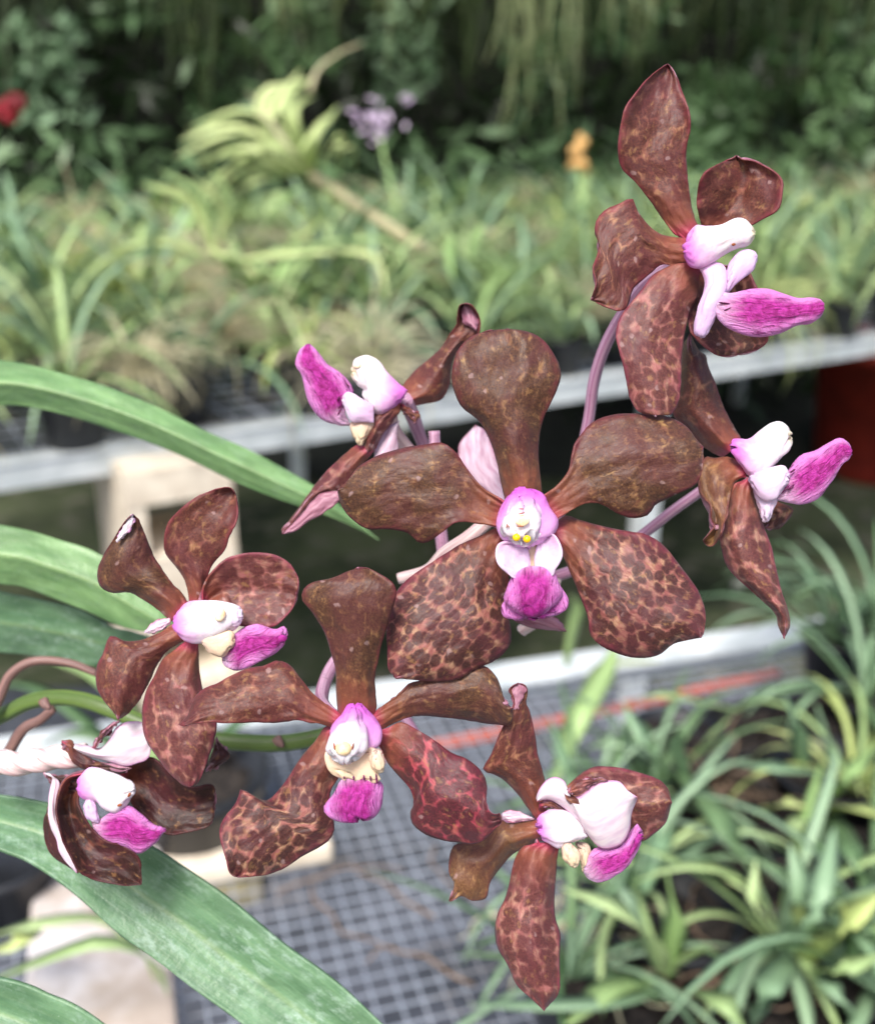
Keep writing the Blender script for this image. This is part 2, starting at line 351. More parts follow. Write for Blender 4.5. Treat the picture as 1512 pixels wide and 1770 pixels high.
# ------------------------------------------------------------------ petals and other organic sheets
def tr(R, pts):
    ox, oy, s = R
    return [(ox + x * s, oy + y * s) for x, y in pts]
def prof(vals, v):
    vals = np.atleast_1d(np.array(vals, float))
    if len(vals) == 1: return np.full(len(v), vals[0])
    P = spline(np.stack([np.linspace(0, 1, len(vals)), vals], 1), 200)
    return np.interp(v, P[:, 0], P[:, 1])
SEED = [0]
def sheet(name, parent, left, right, d0, dep=(0,), cup=(0,), tilt=(0,), th=.9, edge=.25, puff=0, vee=0, ruf=.35, mat=None, back=None,
          nu=21, nv=44, wr=.12, jag=.0, label=None, skew=None, R=None):
    """a petal, leaf or fleshy lobe measured off the photograph: left and right outline in photo pixels, its depth, cupping and thickness in millimetres"""
    SEED[0] += 1; rng = np.random.default_rng(SEED[0] * 7 + 3)
    if R: left = tr(R, left); right = tr(R, right)
    a = np.linspace(0, math.pi, nv); v = (.5 - .5 * np.cos(a)) * .6 + np.linspace(0, 1, nv) * .4
    b = np.linspace(0, math.pi, nu); u = (.5 - .5 * np.cos(b)) * (.8 if puff else .45) + np.linspace(0, 1, nu) * (.2 if puff else .55)
    L = spline(left, v); Rr = spline(right, v)
    mmpx = d0 / FPX * 1000
    wid = np.linalg.norm(Rr - L, axis=1) * mmpx
    if not puff:
        nrm = (L - Rr) / (np.linalg.norm(L - Rr, axis=1)[:, None] + 1e-6); env = np.sin(np.pi * np.clip(v, 0, 1)) ** .5
        q = smooth_noise(nv, 2, rng, 13) * (1.3 if not vee else .5) * env[:, None]; L = L + nrm * q[:, [0]]; Rr = Rr - nrm * q[:, [1]]
    if jag:
        nrm = (L - Rr) / (np.linalg.norm(L - Rr, axis=1)[:, None] + 1e-6)
        L = L + nrm * rng.normal(0, jag, nv)[:, None]; Rr = Rr - nrm * rng.normal(0, jag, nv)[:, None]
    x = L[:, None, 0] * (1 - u) + Rr[:, None, 0] * u; y = L[:, None, 1] * (1 - u) + Rr[:, None, 1] * u
    k = 2 * u - 1
    cu = prof(cup, v)[:, None]; ti = prof(tilt, v)[:, None]; de = prof(dep, v)[:, None]
    shape = np.abs(k) if vee else k * k
    off = de + cu * shape[None] + ti * k[None] * -1
    off = off + ruf * (np.abs(k) ** 3)[None] * smooth_noise(nv, 2, rng, 9)[:, [0]] * np.where(k < 0, 1, 0)[None]
    off = off + ruf * (np.abs(k) ** 3)[None] * smooth_noise(nv, 2, rng, 9)[:, [1]] * np.where(k > 0, 1, 0)[None]
    off = off + wr * smooth_noise(nv, nu, rng, 8) + wr * .5 * smooth_noise(nv, nu, rng, 14)
    P = at(x, y, d0 - off / 1000)
    du = np.gradient(P, axis=1); dv = np.gradient(P, axis=0); N = np.cross(du, dv)
    N /= np.linalg.norm(N, axis=2)[..., None] + 1e-12
    if (N * (C0 - P)).sum(2).mean() < 0: N = -N; flip = True
    else: flip = False
    if puff:
        pf = prof(puff, v)[:, None]
        t = pf * np.sqrt(np.clip(1 - k * k, 0, 1))[None] * np.sqrt(np.clip(np.sin(np.pi * np.clip(v, 0, 1)), 0, 1))[:, None] + .02
        V1 = P + N * t[..., None] / 1000; V2 = P - N * t[..., None] / 1000
    else:
        t = (edge + (th - edge) * (1 - np.abs(k)[None] ** 4)) * (1 - .85 * (v[:, None] ** 6)) * np.ones((nv, 1))
        t = np.minimum(t, wid[:, None] * .4 + .05)
        V1 = P; V2 = P - N * t[..., None] / 1000
    idx = np.arange(nv * nu).reshape(nv, nu); n0 = nv * nu
    F = []; fm = []
    for i in range(nv - 1):
        for j in range(nu - 1):
            q = [idx[i, j], idx[i, j + 1], idx[i + 1, j + 1], idx[i + 1, j]]
            if flip: q = q[::-1]
            F.append([int(z) for z in q]); fm.append(0)
            F.append([int(z + n0) for z in q[::-1]]); fm.append(1)
    ring = [int(z) for z in np.concatenate([idx[0, :-1], idx[:-1, -1], idx[-1, :0:-1], idx[:0:-1, 0]])]
    for i in range(len(ring)):
        p, q = ring[i], ring[(i + 1) % len(ring)]
        f = [p, p + n0, q + n0, q]
        F.append(f if not flip else f[::-1]); fm.append(0)
    vlen = np.concatenate([[0], np.cumsum(np.linalg.norm(np.diff((L + Rr) / 2, axis=0), axis=1))]) * mmpx
    met = np.stack([k[None] * wid[:, None] / 2 + 0 * v[:, None], vlen[:, None] + 0 * k[None]], 2).reshape(-1, 2)
    uni = np.stack([u[None] + 0 * v[:, None], v[:, None] + 0 * k[None]], 2).reshape(-1, 2)
    o = put(name, np.concatenate([V1.reshape(-1, 3), V2.reshape(-1, 3)]), F, [mat, back or mat], parent, fm,
            uvs={'metric': np.concatenate([met, met]), 'unit': np.concatenate([uni, uni])}, label=label)
    return o
def ball(name, parent, px, py, d, rx, ry, rz, mat, ang=0.0, seg=14, label=None):
    """small ellipsoid: radii in mm across, up, towards the lens"""
    V = []; F = []; c = at(px, py, d)
    ca, sa = math.cos(ang), math.sin(ang)
    for i in range(seg // 2 + 1):
        ph = math.pi * i / (seg // 2)
        for k in range(seg):
            t = 2 * math.pi * k / seg; a, b, z = rx * math.sin(ph) * math.cos(t), ry * math.cos(ph), rz * math.sin(ph) * math.sin(t)
            a, b = a * ca - b * sa, a * sa + b * ca
            V.append(c + (RT * a + UP * b - FW * z) / 1000)
    for i in range(seg // 2):
        for k in range(seg):
            F.append([i * seg + k, (i + 1) * seg + k, (i + 1) * seg + (k + 1) % seg, i * seg + (k + 1) % seg])
    V = np.array(V); uv = np.array([(k / seg, i / (seg // 2)) for i in range(seg // 2 + 1) for k in range(seg)])
    return put(name, V, F, mat, parent, uvs={'unit': uv, 'metric': uv * max(rx, ry) * 3}, label=label)
def stalk(name, parent, pts, ds, rad, mat, seg=12, n=40, ribs=.11, twist=0, label=None):
    """round stalk through photo pixels at given distances; radius in mm"""
    ds = np.interp(np.linspace(0, 1, len(pts)), np.linspace(0, 1, len(ds)), ds)
    P = [at(x, y, d) for (x, y), d in zip(pts, ds)]
    V, F, UV = tube(np.array(P), np.array(rad) / 1000 if hasattr(rad, '__len__') else rad / 1000, seg, n, ribs, twist)
    return put(name, V, F, mat, parent, uvs={'unit': UV, 'metric': UV * 20}, label=label)

# ------------------------------------------------------------------ the setting
BENCH = 0.80
gp = 60.0
M = Mat('mossy_ground'); o = M.obj()
c = M.mix(M.step(M.noise(o, 2.2, 5), .35, .65), srgb(48, 56, 42), srgb(96, 104, 76))
c = M.mix(M.step(M.noise(o, 9, 5, .7), .5, .64), c, srgb(116, 114, 98))
M.bump(M.noise(o, 40, 5, .7), .8, .01)
GROUND = M.out(c, .95, .2)
n = 40; rng = np.random.default_rng(2)
gx = np.sign(np.linspace(-1, 1, n)) * np.abs(np.linspace(-1, 1, n)) ** 3 * gp
V = [(x, y + 2, 0.015 * rng.uniform(-1, 1)) for y in gx for x in gx]
F = [[i * n + j, i * n + j + 1, (i + 1) * n + j + 1, (i + 1) * n + j] for i in range(n - 1) for j in range(n - 1)]
put('ground', V, F, GROUND, kind='structure', smooth=True)

V = [(-12, 3.15, .006), (12, 3.15, .006), (12, 9, .006), (-12, 9, .006)]
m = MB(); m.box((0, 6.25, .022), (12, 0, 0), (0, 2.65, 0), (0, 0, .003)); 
m2 = MB(); m2.box((0, .4, .022), (3, 0, 0), (0, 1.75, 0), (0, 0, .003))
put('added_floor_sheet', m2.verts(), m2.F, flat('floor_sheet_grey', (86, 90, 100), .8, c2=(62, 66, 74), scale=6), kind='structure', smooth=False)  # added grey sheet, darkens the floor seen through the near mesh
put('added_floor_sheet', m.verts(), m.F, flat('bench_shade_black', (26, 29, 28), .8, c2=(36, 40, 36), scale=9), kind='structure', smooth=False)  # added black sheet, stands in for the shade under the far bench
# bench frames: the rails' run is measured off the photograph
A = on_z(660, 1188, BENCH); B = on_z(1440, 1072, BENCH)
E = (B - A); E[2] = 0; E /= np.linalg.norm(E); Nn = np.array([E[1], -E[0], 0]); Z = np.array([0, 0, 1.0])   # Nn points to the camera
A2 = on_z(0, 838, BENCH - .019); B2 = on_z(1100, 668, BENCH - .019)
E2 = (B2 - A2); E2[2] = 0; E2 /= np.linalg.norm(E2); N2 = np.array([E2[1], -E2[0], 0])
def bench(P0, e, nrm, s0, s1, depth, label, wires=True, pitch=.0127, wr=.00052, legs=True):
    """angle-iron frame with welded mesh top; P0 on the rail's line, the mesh runs from the rail along nrm"""
    root = empty('mesh_bench', P0 * [1, 1, 0], label, 'bench', 'mesh topped growing benches')
    z = BENCH
    def rail(p, q, inward):
        m = MB(); c = (p + q) / 2; h = (q - p) / 2
        m.box(c + inward * .019 + Z * .0045, h, inward * .019, Z * .0015)
        m.box(c - Z * .0130 + inward * .0015, h, inward * .0015, Z * .0159)
        put('rail', m.verts(), m.F, GALV, root, smooth=False)
    c0, c1 = P0 + e * s0, P0 + e * s1
    c0[2] = c1[2] = z
    rail(c0, c1, nrm); rail(c0 + nrm * depth, c1 + nrm * depth, -nrm)
    for s in (s0, s1):
        p = P0 + e * s; p[2] = z - .004
        rail(p + nrm * .04, p + nrm * (depth - .04), e if s == s0 else -e)
    if legs:
        for s in ((s0 + .05, s1 - .05) if depth < 1 else (s0 + .05, (s0 + s1) / 2, s1 - .05)):
            for t in (.05, depth - .05):
                m = MB(); p = P0 + e * s + nrm * t; p[2] = (z - .04) / 2; m.box(p, e * .019, nrm * .019, Z * ((z - .04) / 2)); put('leg', m.verts(), m.F, GALV, root, smooth=False)
    # welded mesh
    m = MB(); zz = z + .0035
    k = int(round(depth / pitch))
    rng = np.random.default_rng(5)
    for i in range(k + 1):
        p = P0 + nrm * (i * pitch); sag = 0
        p = p + nrm * rng.normal(0, .0005) ; p[2] = zz + .0012 + rng.normal(0, .0002)
        m.box(p + e * (s0 + s1) / 2, e * (s1 - s0) / 2, nrm * wr, Z * wr)
    k = int(round((s1 - s0) / pitch))
    for i in range(k + 1):
        p = P0 + e * (s0 + i * pitch + rng.normal(0, .0005)); p[2] = zz - .0006 + rng.normal(0, .0002)
        m.box(p + nrm * depth / 2, nrm * depth / 2, e * wr, Z * wr)
    put('wire_mesh', m.verts(), m.F, GALVW, root, smooth=False)
    return root
bench(A, E, Nn, -.62, .78, .78, 'nearer bench of galvanised square wire mesh under the flowers, with pale metal rail')
bench(A2, E2, -N2, -.9, 3.2, 1.9, 'farther bench crowded with strap-leaved plants behind a long pale rail', pitch=.05, wr=.0015)

def block(name, P, e, nrm, w, h, d, holes, mat, label, cat):
    """hollow block standing on end: width along e, height up, depth along -nrm; holes = (z0,z1) openings through the depth"""
    m = MB(); t = .026
    zs = [0]
    for a, b in holes: zs += [a, b]
    zs.append(h)
    P = np.array(P, float)
    for i in range(0, len(zs), 2):
        z0, z1 = zs[i], zs[i + 1]
        m.box(P + Z * (z0 + z1) / 2 - nrm * d / 2, e * w / 2, nrm * d / 2, Z * (z1 - z0) / 2)
    for a, b in holes:
        for s in (-1, 1):
            m.box(P + e * s * (w / 2 - t / 2) + Z * (a + b) / 2 - nrm * d / 2, e * t / 2, nrm * (d / 2 - .0015), Z * (b - a) / 2)
    return put(name, m.verts(), m.F, mat, None, smooth=False, base=P, label=label, cat=cat)
pb = on_z(308, 806, .79); pb = np.array([pb[0], pb[1], 0])
block('concrete_block', pb + Z * .415, E2, N2, .150, .375, .19, [(.04, .165), (.245, .325)], CONC, 'pale hollow concrete block propping the far bench, topmost under its rail', 'concrete block')
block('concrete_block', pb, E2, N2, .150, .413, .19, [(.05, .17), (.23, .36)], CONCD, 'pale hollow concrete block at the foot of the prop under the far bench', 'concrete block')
def slab(P, e, nrm, w, l, h, mat, label):
    m = MB(); m.box(P + Z * h / 2, e * w / 2, nrm * l / 2, Z * h / 2)
    o = put('concrete_slab', m.verts(), m.F, mat, None, smooth=False, base=P, label=label, cat='slab')
    b = o.modifiers.new('bevel', 'BEVEL'); b.width = .003; b.segments = 2
ps = on_z(178, 1700, BENCH + .006)
slab(ps, E, Nn, .076, .20, .02, SLABM, 'pinkish white stained concrete slab lying on the near mesh under the wide leaf')
ps = on_z(420, 1475, BENCH + .006)
slab(ps, E, Nn, .11, .052, .014, CONC, 'sandy flat slab on the near mesh behind the lower spotted petal')
# orange rod just below the mesh
pa, pc = on_z(640, 1312, BENCH - .0045), on_z(1345, 1162, BENCH - .0045)
V, F, UV = tube(np.array([pa, (pa + pc) / 2 + [0, 0, -.002], pc]), .0048, 10, 12)
put('orange_rod', V, F, ORANGE, base=pa, label='faded orange rod lying below the near wire mesh', cat='rod')

# terracotta pot on the floor under the far bench
pg = on_z(1500, 905, 0.0)
def lathe_obj(name, prof_, loc, mat, parent=None, seg=32, **kw):
    V, F = lathe(prof_, seg); return put(name, V + np.array(loc), F, mat, parent, base=loc if parent is None else None, **kw)
sc = np.linalg.norm(pg - C0) / 3.2
lathe_obj('terracotta_tub', [(0, .0), (.20, 0), (.215, .02), (.25, .42), (.27, .42), (.275, .47), (.262, .475), (.24, .46), (.23, .38), (0, .36)], on_z(1512, 812, 0.0), TERRA,
          label='large dark red terracotta tub on the floor under the far bench', cat='plant pot')
rng = random.Random(4)
m = MB()
V, F, _ = tube(np.array([[0, 0, 0], [.05, .02, .006], [.09, .01, 0]]), .012, 8, 6)
put('pale_stone', V + on_z(1268, 1010, .012), F, flat('pale_stone', (206, 206, 196), .8, var=.2, scale=40), base=on_z(1268, 1010, 0.0), label='small white stone on the mossy floor between the benches', cat='stone')

# ------------------------------------------------------------------ strap-leaved plants
def strap(P, width, n=12, keel=.25, taper=.7, face=None):
    P = spline(P, n); T = np.gradient(P, axis=0); T /= np.linalg.norm(T, axis=1)[:, None] + 1e-9
    side = np.cross(T, [0, 0, 1.0]) if face is None else np.cross(T, face); nn = np.linalg.norm(side, axis=1)[:, None]; side = np.where(nn > .15, side / (nn + 1e-9), 0)
    if (nn <= .15).any():
        good = side[np.argmax(nn[:, 0])]; side = np.where(nn > .15, side, good)
    up = np.cross(side, T)
    t = np.linspace(0, 1, n); wd = width * np.minimum(1, .55 + t * 2) * np.clip((1 - t) / (1 - taper), 0.02, 1) ** .7 / 2
    th = width * .05
    V = []; F = []
    for i in range(n):
        V += [P[i] - side[i] * wd[i] + up[i] * wd[i] * keel, P[i] + up[i] * th, P[i] + side[i] * wd[i] + up[i] * wd[i] * keel, P[i] - up[i] * th]
    for i in range(n - 1):
        for k in range(4):
            F.append([i * 4 + k, i * 4 + (k + 1) % 4, (i + 1) * 4 + (k + 1) % 4, (i + 1) * 4 + k])
    return np.array(V), F
POT = make_mesh('pot', *lathe([(.0, 0), (.030, 0), (.040, .065), (.044, .065), (.044, .072), (.040, .072), (.038, .060), (0, .058)], 18), PLASTIC)
def lumpy_disc(r, z, seed, n=10):
    rr = random.Random(seed); V = [(0, 0, z + .004)]; F = []
    for i in range(1, 5):
        for k in range(16):
            t = 2 * math.pi * k / 16; V.append((r * i / 4 * math.cos(t), r * i / 4 * math.sin(t), z + rr.uniform(-.002, .006)))
    for k in range(16): F.append([0, 1 + k, 1 + (k + 1) % 16])
    for i in range(3):
        for k in range(16): F.append([1 + i * 16 + k, 1 + (i + 1) * 16 + k, 1 + (i + 1) * 16 + (k + 1) % 16, 1 + i * 16 + (k + 1) % 16])
    return V, F
BARK = make_mesh('potting_bark', *lumpy_disc(.038, .060, 1), SOIL, smooth=False)
def proto_plant(seed, nleaf, L, w, mats, arch=1.0):
    """leaf meshes of one plant; returned as list of (mesh)"""
    rr = random.Random(seed); out = []
    for i in range(nleaf):
        az = rr.uniform(0, 6.283); l = L * rr.uniform(.6, 1.15); el = rr.uniform(.5, 1.35); dr = rr.uniform(.5, 1.5) * arch
        P = []; x = z = 0; a = el; tw = rr.uniform(-.07, .07)
        for k in range(7):
            P.append((x * math.cos(az + tw * k), x * math.sin(az + tw * k), .06 + z)); st = l / 6
            x += st * math.cos(a); z += st * math.sin(a); a -= dr / 6 * (1 + k * .25)
        V, F = strap(P, w * rr.uniform(.75, 1.2), 9)
        out.append(make_mesh('leaf', V, F, rr.choice(mats)))
    return out
def inst(name, me, loc, rz=0, sc=1.0, parent=None, rel=None):
    o = bpy.data.objects.new(name, me); COL.objects.link(o)
    if parent is not None: o.parent = parent
    else: o.location = loc; o.rotation_euler = (0, 0, rz); o.scale = (sc,) * 3
    return o
PROT = [proto_plant(s, nl, L, w, ms) for s, nl, L, w, ms in [
    (1, 20, .24, .011, [BL[0], BL[1]]), (2, 17, .27, .013, [BL[1], BL[0]]), (3, 22, .21, .010, [BL[0], BL[2]]), (4, 19, .25, .011, [BL[1], BL[3]]),
    (5, 16, .29, .017, [BL[0]]), (6, 20, .22, .014, [BL[2], BL[0], BL[1]]), (7, 24, .20, .009, [BL[3], BL[1]])]]
def tuft_mesh(seed, n, L, r, mat, lift=1.0, drop=2.2):
    rr = random.Random(seed); m = MB()
    for i in range(n):
        az = rr.uniform(0, 6.283); l = L * rr.uniform(.5, 1.2); a = rr.uniform(.2, 1.4) * lift; d = rr.uniform(.6, drop); P = []; x = z = 0; y = 0
        for k in range(6):
            P.append((x * math.cos(az) + y, x * math.sin(az) - y, z)); st = l / 5; x += st * math.cos(a); z += st * math.sin(a); a -= d / 5 * (1 + .4 * k); y += rr.uniform(-.1, .1) * st
        V, F, _ = tube(np.array(P), [r, r * .8, r * .3], 3, 7); m.add(V, F)
    return make_mesh('leaf_tuft', m.verts(), m.F, mat)
TUFT = [tuft_mesh(21, 70, .15, .0018, STRAW), tuft_mesh(22, 80, .12, .0016, STRAW, 1.0, 3.0), tuft_mesh(23, 90, .17, .0014, BL[2]), tuft_mesh(24, 90, .16, .0013, BL[0])]
rr = random.Random(11)
G1 = 'potted strap-leaved plants massed on the far bench'; G2 = 'dry tufts lying among the far plants'
LOOK = ['fresh green strap plant', 'broad blue-green plant', 'short yellow-green plant', 'deep green plant', 'long wide-strapped plant', 'lime spreading plant', 'narrow dark-leaved plant']
def potted(proto, loc, rz, s, label, group, tilt=0):
    root = bpy.data.objects.new('potted_plant', None); COL.objects.link(root); root.empty_display_size = .02
    root.location = loc; root.rotation_euler = (tilt, 0, rz); root.scale = (s,) * 3
    root['label'] = label; root['category'] = 'potted plant'; root['group'] = group
    inst('pot', POT, None, parent=root); inst('potting_bark', BARK, None, parent=root)
    for me in proto: inst('leaf', me, None, parent=root)
    return root
row = 0; t = .07
ROWN = ['front row at the rail', 'second row', 'third row', 'fourth row', 'fifth row', 'sixth row', 'seventh row', 'eighth row', 'back row', 'back row', 'back row']
def bearing(p):
    d = p - C0; x = 756 + FPX * d.dot(RT) / d.dot(FW)
    for lim, nm in ((60, 'at the far frame edge'), (250, 'above the strap leaf base'), (470, 'left of the raised magenta lip'), (620, 'above the raised magenta lip'),
                    (780, 'above the small white column'), (960, 'above the largest flower'), (1060, 'beside the topmost flower'), (1260, 'behind the topmost flower'), (1420, 'above the topmost magenta lip')):
        if x < lim: return nm
    return 'past the topmost lip'
while t < 1.75:
    ln = 2.3 + t; s = -.55 + rr.uniform(0, .1)
    while s < 2.9:
        p = A2 + E2 * s - N2 * (t + rr.uniform(-.03, .03)); p[2] = BENCH + .006
        vx = p[0] / p[1]
        if -.62 < vx < .62:
            k = rr.randrange(7)
            potted(PROT[k], p, rr.uniform(0, 6.28), rr.uniform(.9, 1.35), LOOK[k] + ', ' + ROWN[row] + ', ' + bearing(p), G1)
        if rr.random() < .5 and -.6 < vx < .6:
            q = p + E2 * .08 + N2 * .05; q[2] = BENCH + rr.uniform(.05, .14)
            k = rr.randrange(4)
            o = inst('air_plant', TUFT[k], q, rr.uniform(0, 6.28), rr.uniform(.8, 1.4))
            o['label'] = ['straw-coloured dry tuft', 'curled dry straw tuft', 'yellow-green fine-leaved air plant', 'grey-green fine-leaved air plant'][k] + ', ' + ROWN[row] + ', ' + bearing(q)
            o['category'] = 'air plant'; o['group'] = G2
        s += rr.uniform(.14, .19)
    t += .17; row += 1

# single plants one can pick out behind the flowers
def px_leaf(root, pts, zs, width, mat, name='leaf', n=12, plane=True, d=None):
    if plane: P = [on_z(x, y, z) for (x, y), z in zip(pts, np.interp(np.linspace(0, 1, len(pts)), np.linspace(0, 1, len(zs)), zs))]
    else: P = [at(x, y, dd) for (x, y), dd in zip(pts, np.interp(np.linspace(0, 1, len(pts)), np.linspace(0, 1, len(zs)), zs))]
    V, F = strap(np.array(P), width, n, face=(None if plane else -FW + .25 * UP))
    return put(name, V, F, mat, root)
fan = empty('bromeliad', at(540, 300, 1.95), 'pale lime fan-leaved plant leaning left above the far bench', 'plant')
for i, (pts, w_) in enumerate([([(535, 300), (440, 275), (345, 325)], .02), ([(535, 300), (420, 235), (310, 258)], .028), ([(535, 290), (450, 205), (330, 232)], .024),
        ([(530, 295), (470, 230), (470, 170), (520, 135)], .036), ([(540, 295), (540, 240), (585, 185)], .03), ([(530, 300), (430, 290), (370, 345)], .016),
        ([(535, 300), (455, 300), (400, 360)], .014), ([(540, 300), (500, 190), (535, 150)], .03), ([(535, 295), (500, 240), (440, 160)], .010), ([(530, 300), (480, 220), (425, 185)], .008),
        ([(530, 300), (440, 260), (350, 290)], .03), ([(530, 300), (470, 250), (400, 265)], .03), ([(545, 300), (590, 240), (600, 290)], .012)]):
    for q in range(3 if i not in (8, 9) else 1):
        jj = [(x + rr.uniform(-16, 16) * (k > 0), y + rr.uniform(-16, 16) * (k > 0)) for k, (x, y) in enumerate(pts)]
        px_leaf(fan, jj, [1.95, 1.93 - .01 * i + rr.uniform(-.02, .02), 1.9 + .012 * i], w_ * rr.uniform(.35, .6), LIME if i not in (8, 9) else STRAW, plane=False)
stalk('stem', fan, [(535, 300), (600, 345), (660, 385), (760, 450)], [1.95, 2.0], [9, 11, 12], STRAW, 8, 12)
stalk('dry_twig', fan, [(535, 160), (550, 120), (590, 90), (625, 75)], [1.95, 1.97], [5, 4, 2.5, 1.5], STRAW, 6, 12)
yl = empty('bromeliad', at(430, 560, 1.7), 'yellow-green broad-leaved plant on the far bench behind the lime fan', 'plant')
for pts, w_ in [([(370, 430), (330, 350), (245, 318)], .03), ([(360, 430), (450, 480), (560, 590), (610, 650)], .028), ([(380, 420), (385, 360), (330, 305)], .02),
                ([(500, 420), (545, 390), (545, 330)], .016), ([(350, 440), (280, 420), (200, 430)], .02), ([(420, 450), (500, 440), (640, 440), (670, 520)], .02), ([(300, 600), (240, 520), (250, 450)], .02)]:
    px_leaf(yl, pts, [1.9, 1.86, 1.8], w_ * .6, LIME, plane=False)
    px_leaf(yl, [(x + 14 * k, y - 12 * k) for k, (x, y) in enumerate(pts)], [1.92, 1.88, 1.84], w_ * .45, BL[0], plane=False)
fl = empty('flower_cluster', at(655, 235, 2.4), 'blurred white and mauve flower cluster above the far bench', 'flowers')
stalk('flower_stem', fl, [(655, 230), (670, 300), (690, 380)], [2.4, 2.3], [3, 4], BL[0], 6, 10)
PALE = flat('petal_pale_mauve', (226, 210, 230), .6, c2=(176, 150, 186), scale=60)
fr = random.Random(3)
for i in range(34):
    ball('petal', fl, 655 + fr.gauss(0, 24), 215 + fr.gauss(0, 20), 2.4 + fr.uniform(-.03, .03), fr.uniform(7, 14), fr.uniform(2.5, 5), 3, PALE, fr.uniform(0, 3), 8)
rd = empty('red_blossom', at(15, 182, 2.6), 'blurred round crimson blossom hanging in the dark corner', 'flower')
REDM = flat('petal_crimson_far', (150, 20, 38), .6, var=.4, scale=40)
for i in range(12): ball('petal', rd, 15 + fr.gauss(0, 11), 182 + fr.gauss(0, 11), 2.6 + fr.uniform(-.02, .02), 22, 14, 14, REDM, fr.uniform(0, 3), 8)
stalk('stem', rd, [(15, 170), (10, 60), (0, -60)], [2.6, 2.7], [3, 3], MOSSD, 6, 8)
oy = empty('orange_flower_spike', at(1000, 270, 2.6), 'blurred apricot flower spike among the far greenery', 'flower')
for i in range(14): ball('petal', oy, 1000 + fr.gauss(0, 7), 268 + fr.gauss(0, 20), 2.6 + fr.uniform(-.02, .02), 14, 10, 10, flat('petal_apricot', (222, 176, 110), .6, var=.2, scale=40) if i == 0 else bpy.data.materials['petal_apricot'], fr.uniform(0, 3), 8)
stalk('stem', oy, [(1000, 290), (1005, 350), (1010, 420)], [2.6, 2.5], [4, 5], BL[0], 6, 8)

# hanging moss on an overhead pipe
def moss_mesh(seed, n, L, spread, r, mat):
    rr = random.Random(seed); m = MB()
    for i in range(n):
        x, y = rr.gauss(0, spread), rr.gauss(0, spread); l = L * rr.uniform(.25, 1.0) * rr.uniform(.7, 1.0) ; P = []; z = 0
        for k in range(9):
            P.append((x, y, z)); z -= l / 8; x += rr.gauss(0, .026); y += rr.gauss(0, .02)
        V, F, _ = tube(np.array(P), [r, r, r * .5], 3, 12); m.add(V, F)
    return make_mesh('spanish_moss', m.verts(), m.F, mat)
MO = [moss_mesh(31, 60, 1.0, .035, .0045, MOSS), moss_mesh(32, 46, .8, .05, .004, MOSS), moss_mesh(33, 60, 1.1, .05, .005, MOSSD), moss_mesh(34, 54, .9, .06, .005, MOSSD)]
def hang(px, d, bottom, k, s=1.0, label=None):
    p = at(px, 100, d); zt = 2.15
    L = (1.0, .8, 1.1, .9)[k]; zb = at(px, bottom, d)[2]
    o = inst('spanish_moss', MO[k], (p[0], p[1], zt), rr.uniform(0, 6)); o.scale = (s, s, (zt - zb) / L)
    o['label'] = label or (('grey-green moss' if k < 2 else 'dark moss') + (' thick' if s > 1 else ' thin') + ' strand ending ' + ('high' if bottom < 150 else 'halfway' if bottom < 250 else 'low') + ', ' + bearing(p))
    o['category'] = 'hanging moss'; o['group'] = 'moss hanging from the overhead pipe'
hang(930, 3.0, 350, 0, .8, 'brightest pale moss strand hanging left of the top flower')
hang(1065, 3.05, 150, 0, .75, 'short pale moss strand hanging just behind the top petal tip')
hang(310, 3.3, 130, 1, .6, 'thin pale moss strand hanging over the lime fan plant')
hang(640, 3.2, 180, 1, .8, 'soft green moss strand hanging above the mauve flower cluster')
hang(880, 3.1, 120, 1, .8)
hang(975, 3.2, 250, 1, .6, 'pale moss strand hanging beside the brightest strand')
hang(1120, 3.3, 200, 0, .6, 'thin grey-green moss strand hanging left of the top petal')
hang(480, 3.3, 150, 0, .7, 'grey-green moss strand hanging above the lime fan crown')
for px, b, k in [(60, 200, 3), (150, 120, 2), (240, 160, 3), (400, 190, 2), (480, 120, 3), (560, 260, 2), (700, 330, 2), (770, 300, 3), (840, 280, 2), (1010, 230, 3), (1130, 280, 2), (1200, 240, 3),
                 (1290, 220, 2), (1380, 260, 3), (1460, 250, 2), (740, 120, 1), (1250, 90, 1), (1420, 60, 1), (80, 60, 1), (1350, 120, 1), (20, 90, 2), (350, 330, 3), (1330, 330, 3), (600, 90, 0)]:
    hang(px, rr.uniform(3.2, 3.9), b, k, rr.uniform(.7, 1.1))
V, F, _ = tube(np.array([[-4, 3.4, 2.17], [4, 3.4, 2.17]]), .021, 10, 4)
put('overhead_pipe', V, F, GALV, base=(-4, 3.4, 2.17), label='galvanised pipe overhead from which the moss hangs', cat='pipe')

# dense foliage behind
rng = np.random.default_rng(9)
def leaf_cloud(name, n, lo, hi, size, mat, kind='stuff'):
    c = rng.uniform(lo, hi, (n, 3)); a = rng.normal(size=(n, 3)); a /= np.linalg.norm(a, axis=1)[:, None]
    b = np.cross(a, rng.normal(size=(n, 3))); b /= np.linalg.norm(b, axis=1)[:, None]
    s = rng.uniform(.5, 1.2, (n, 1)) * size
    V = np.stack([c - a * s, c + b * s * .28, c + a * s, c - b * s * .28], 1).reshape(-1, 3)
    F = [[4 * i, 4 * i + 1, 4 * i + 2, 4 * i + 3] for i in range(n)]
    return put(name, V, F, mat, kind=kind, smooth=False, base=tuple((np.array(lo) + np.array(hi)) / 2) if kind is None else None)
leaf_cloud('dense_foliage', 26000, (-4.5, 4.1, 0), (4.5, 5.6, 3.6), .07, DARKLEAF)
leaf_cloud('undergrowth', 1600, (-3, 3.7, .75), (3.2, 4.3, 1.15), .06, BL[3])
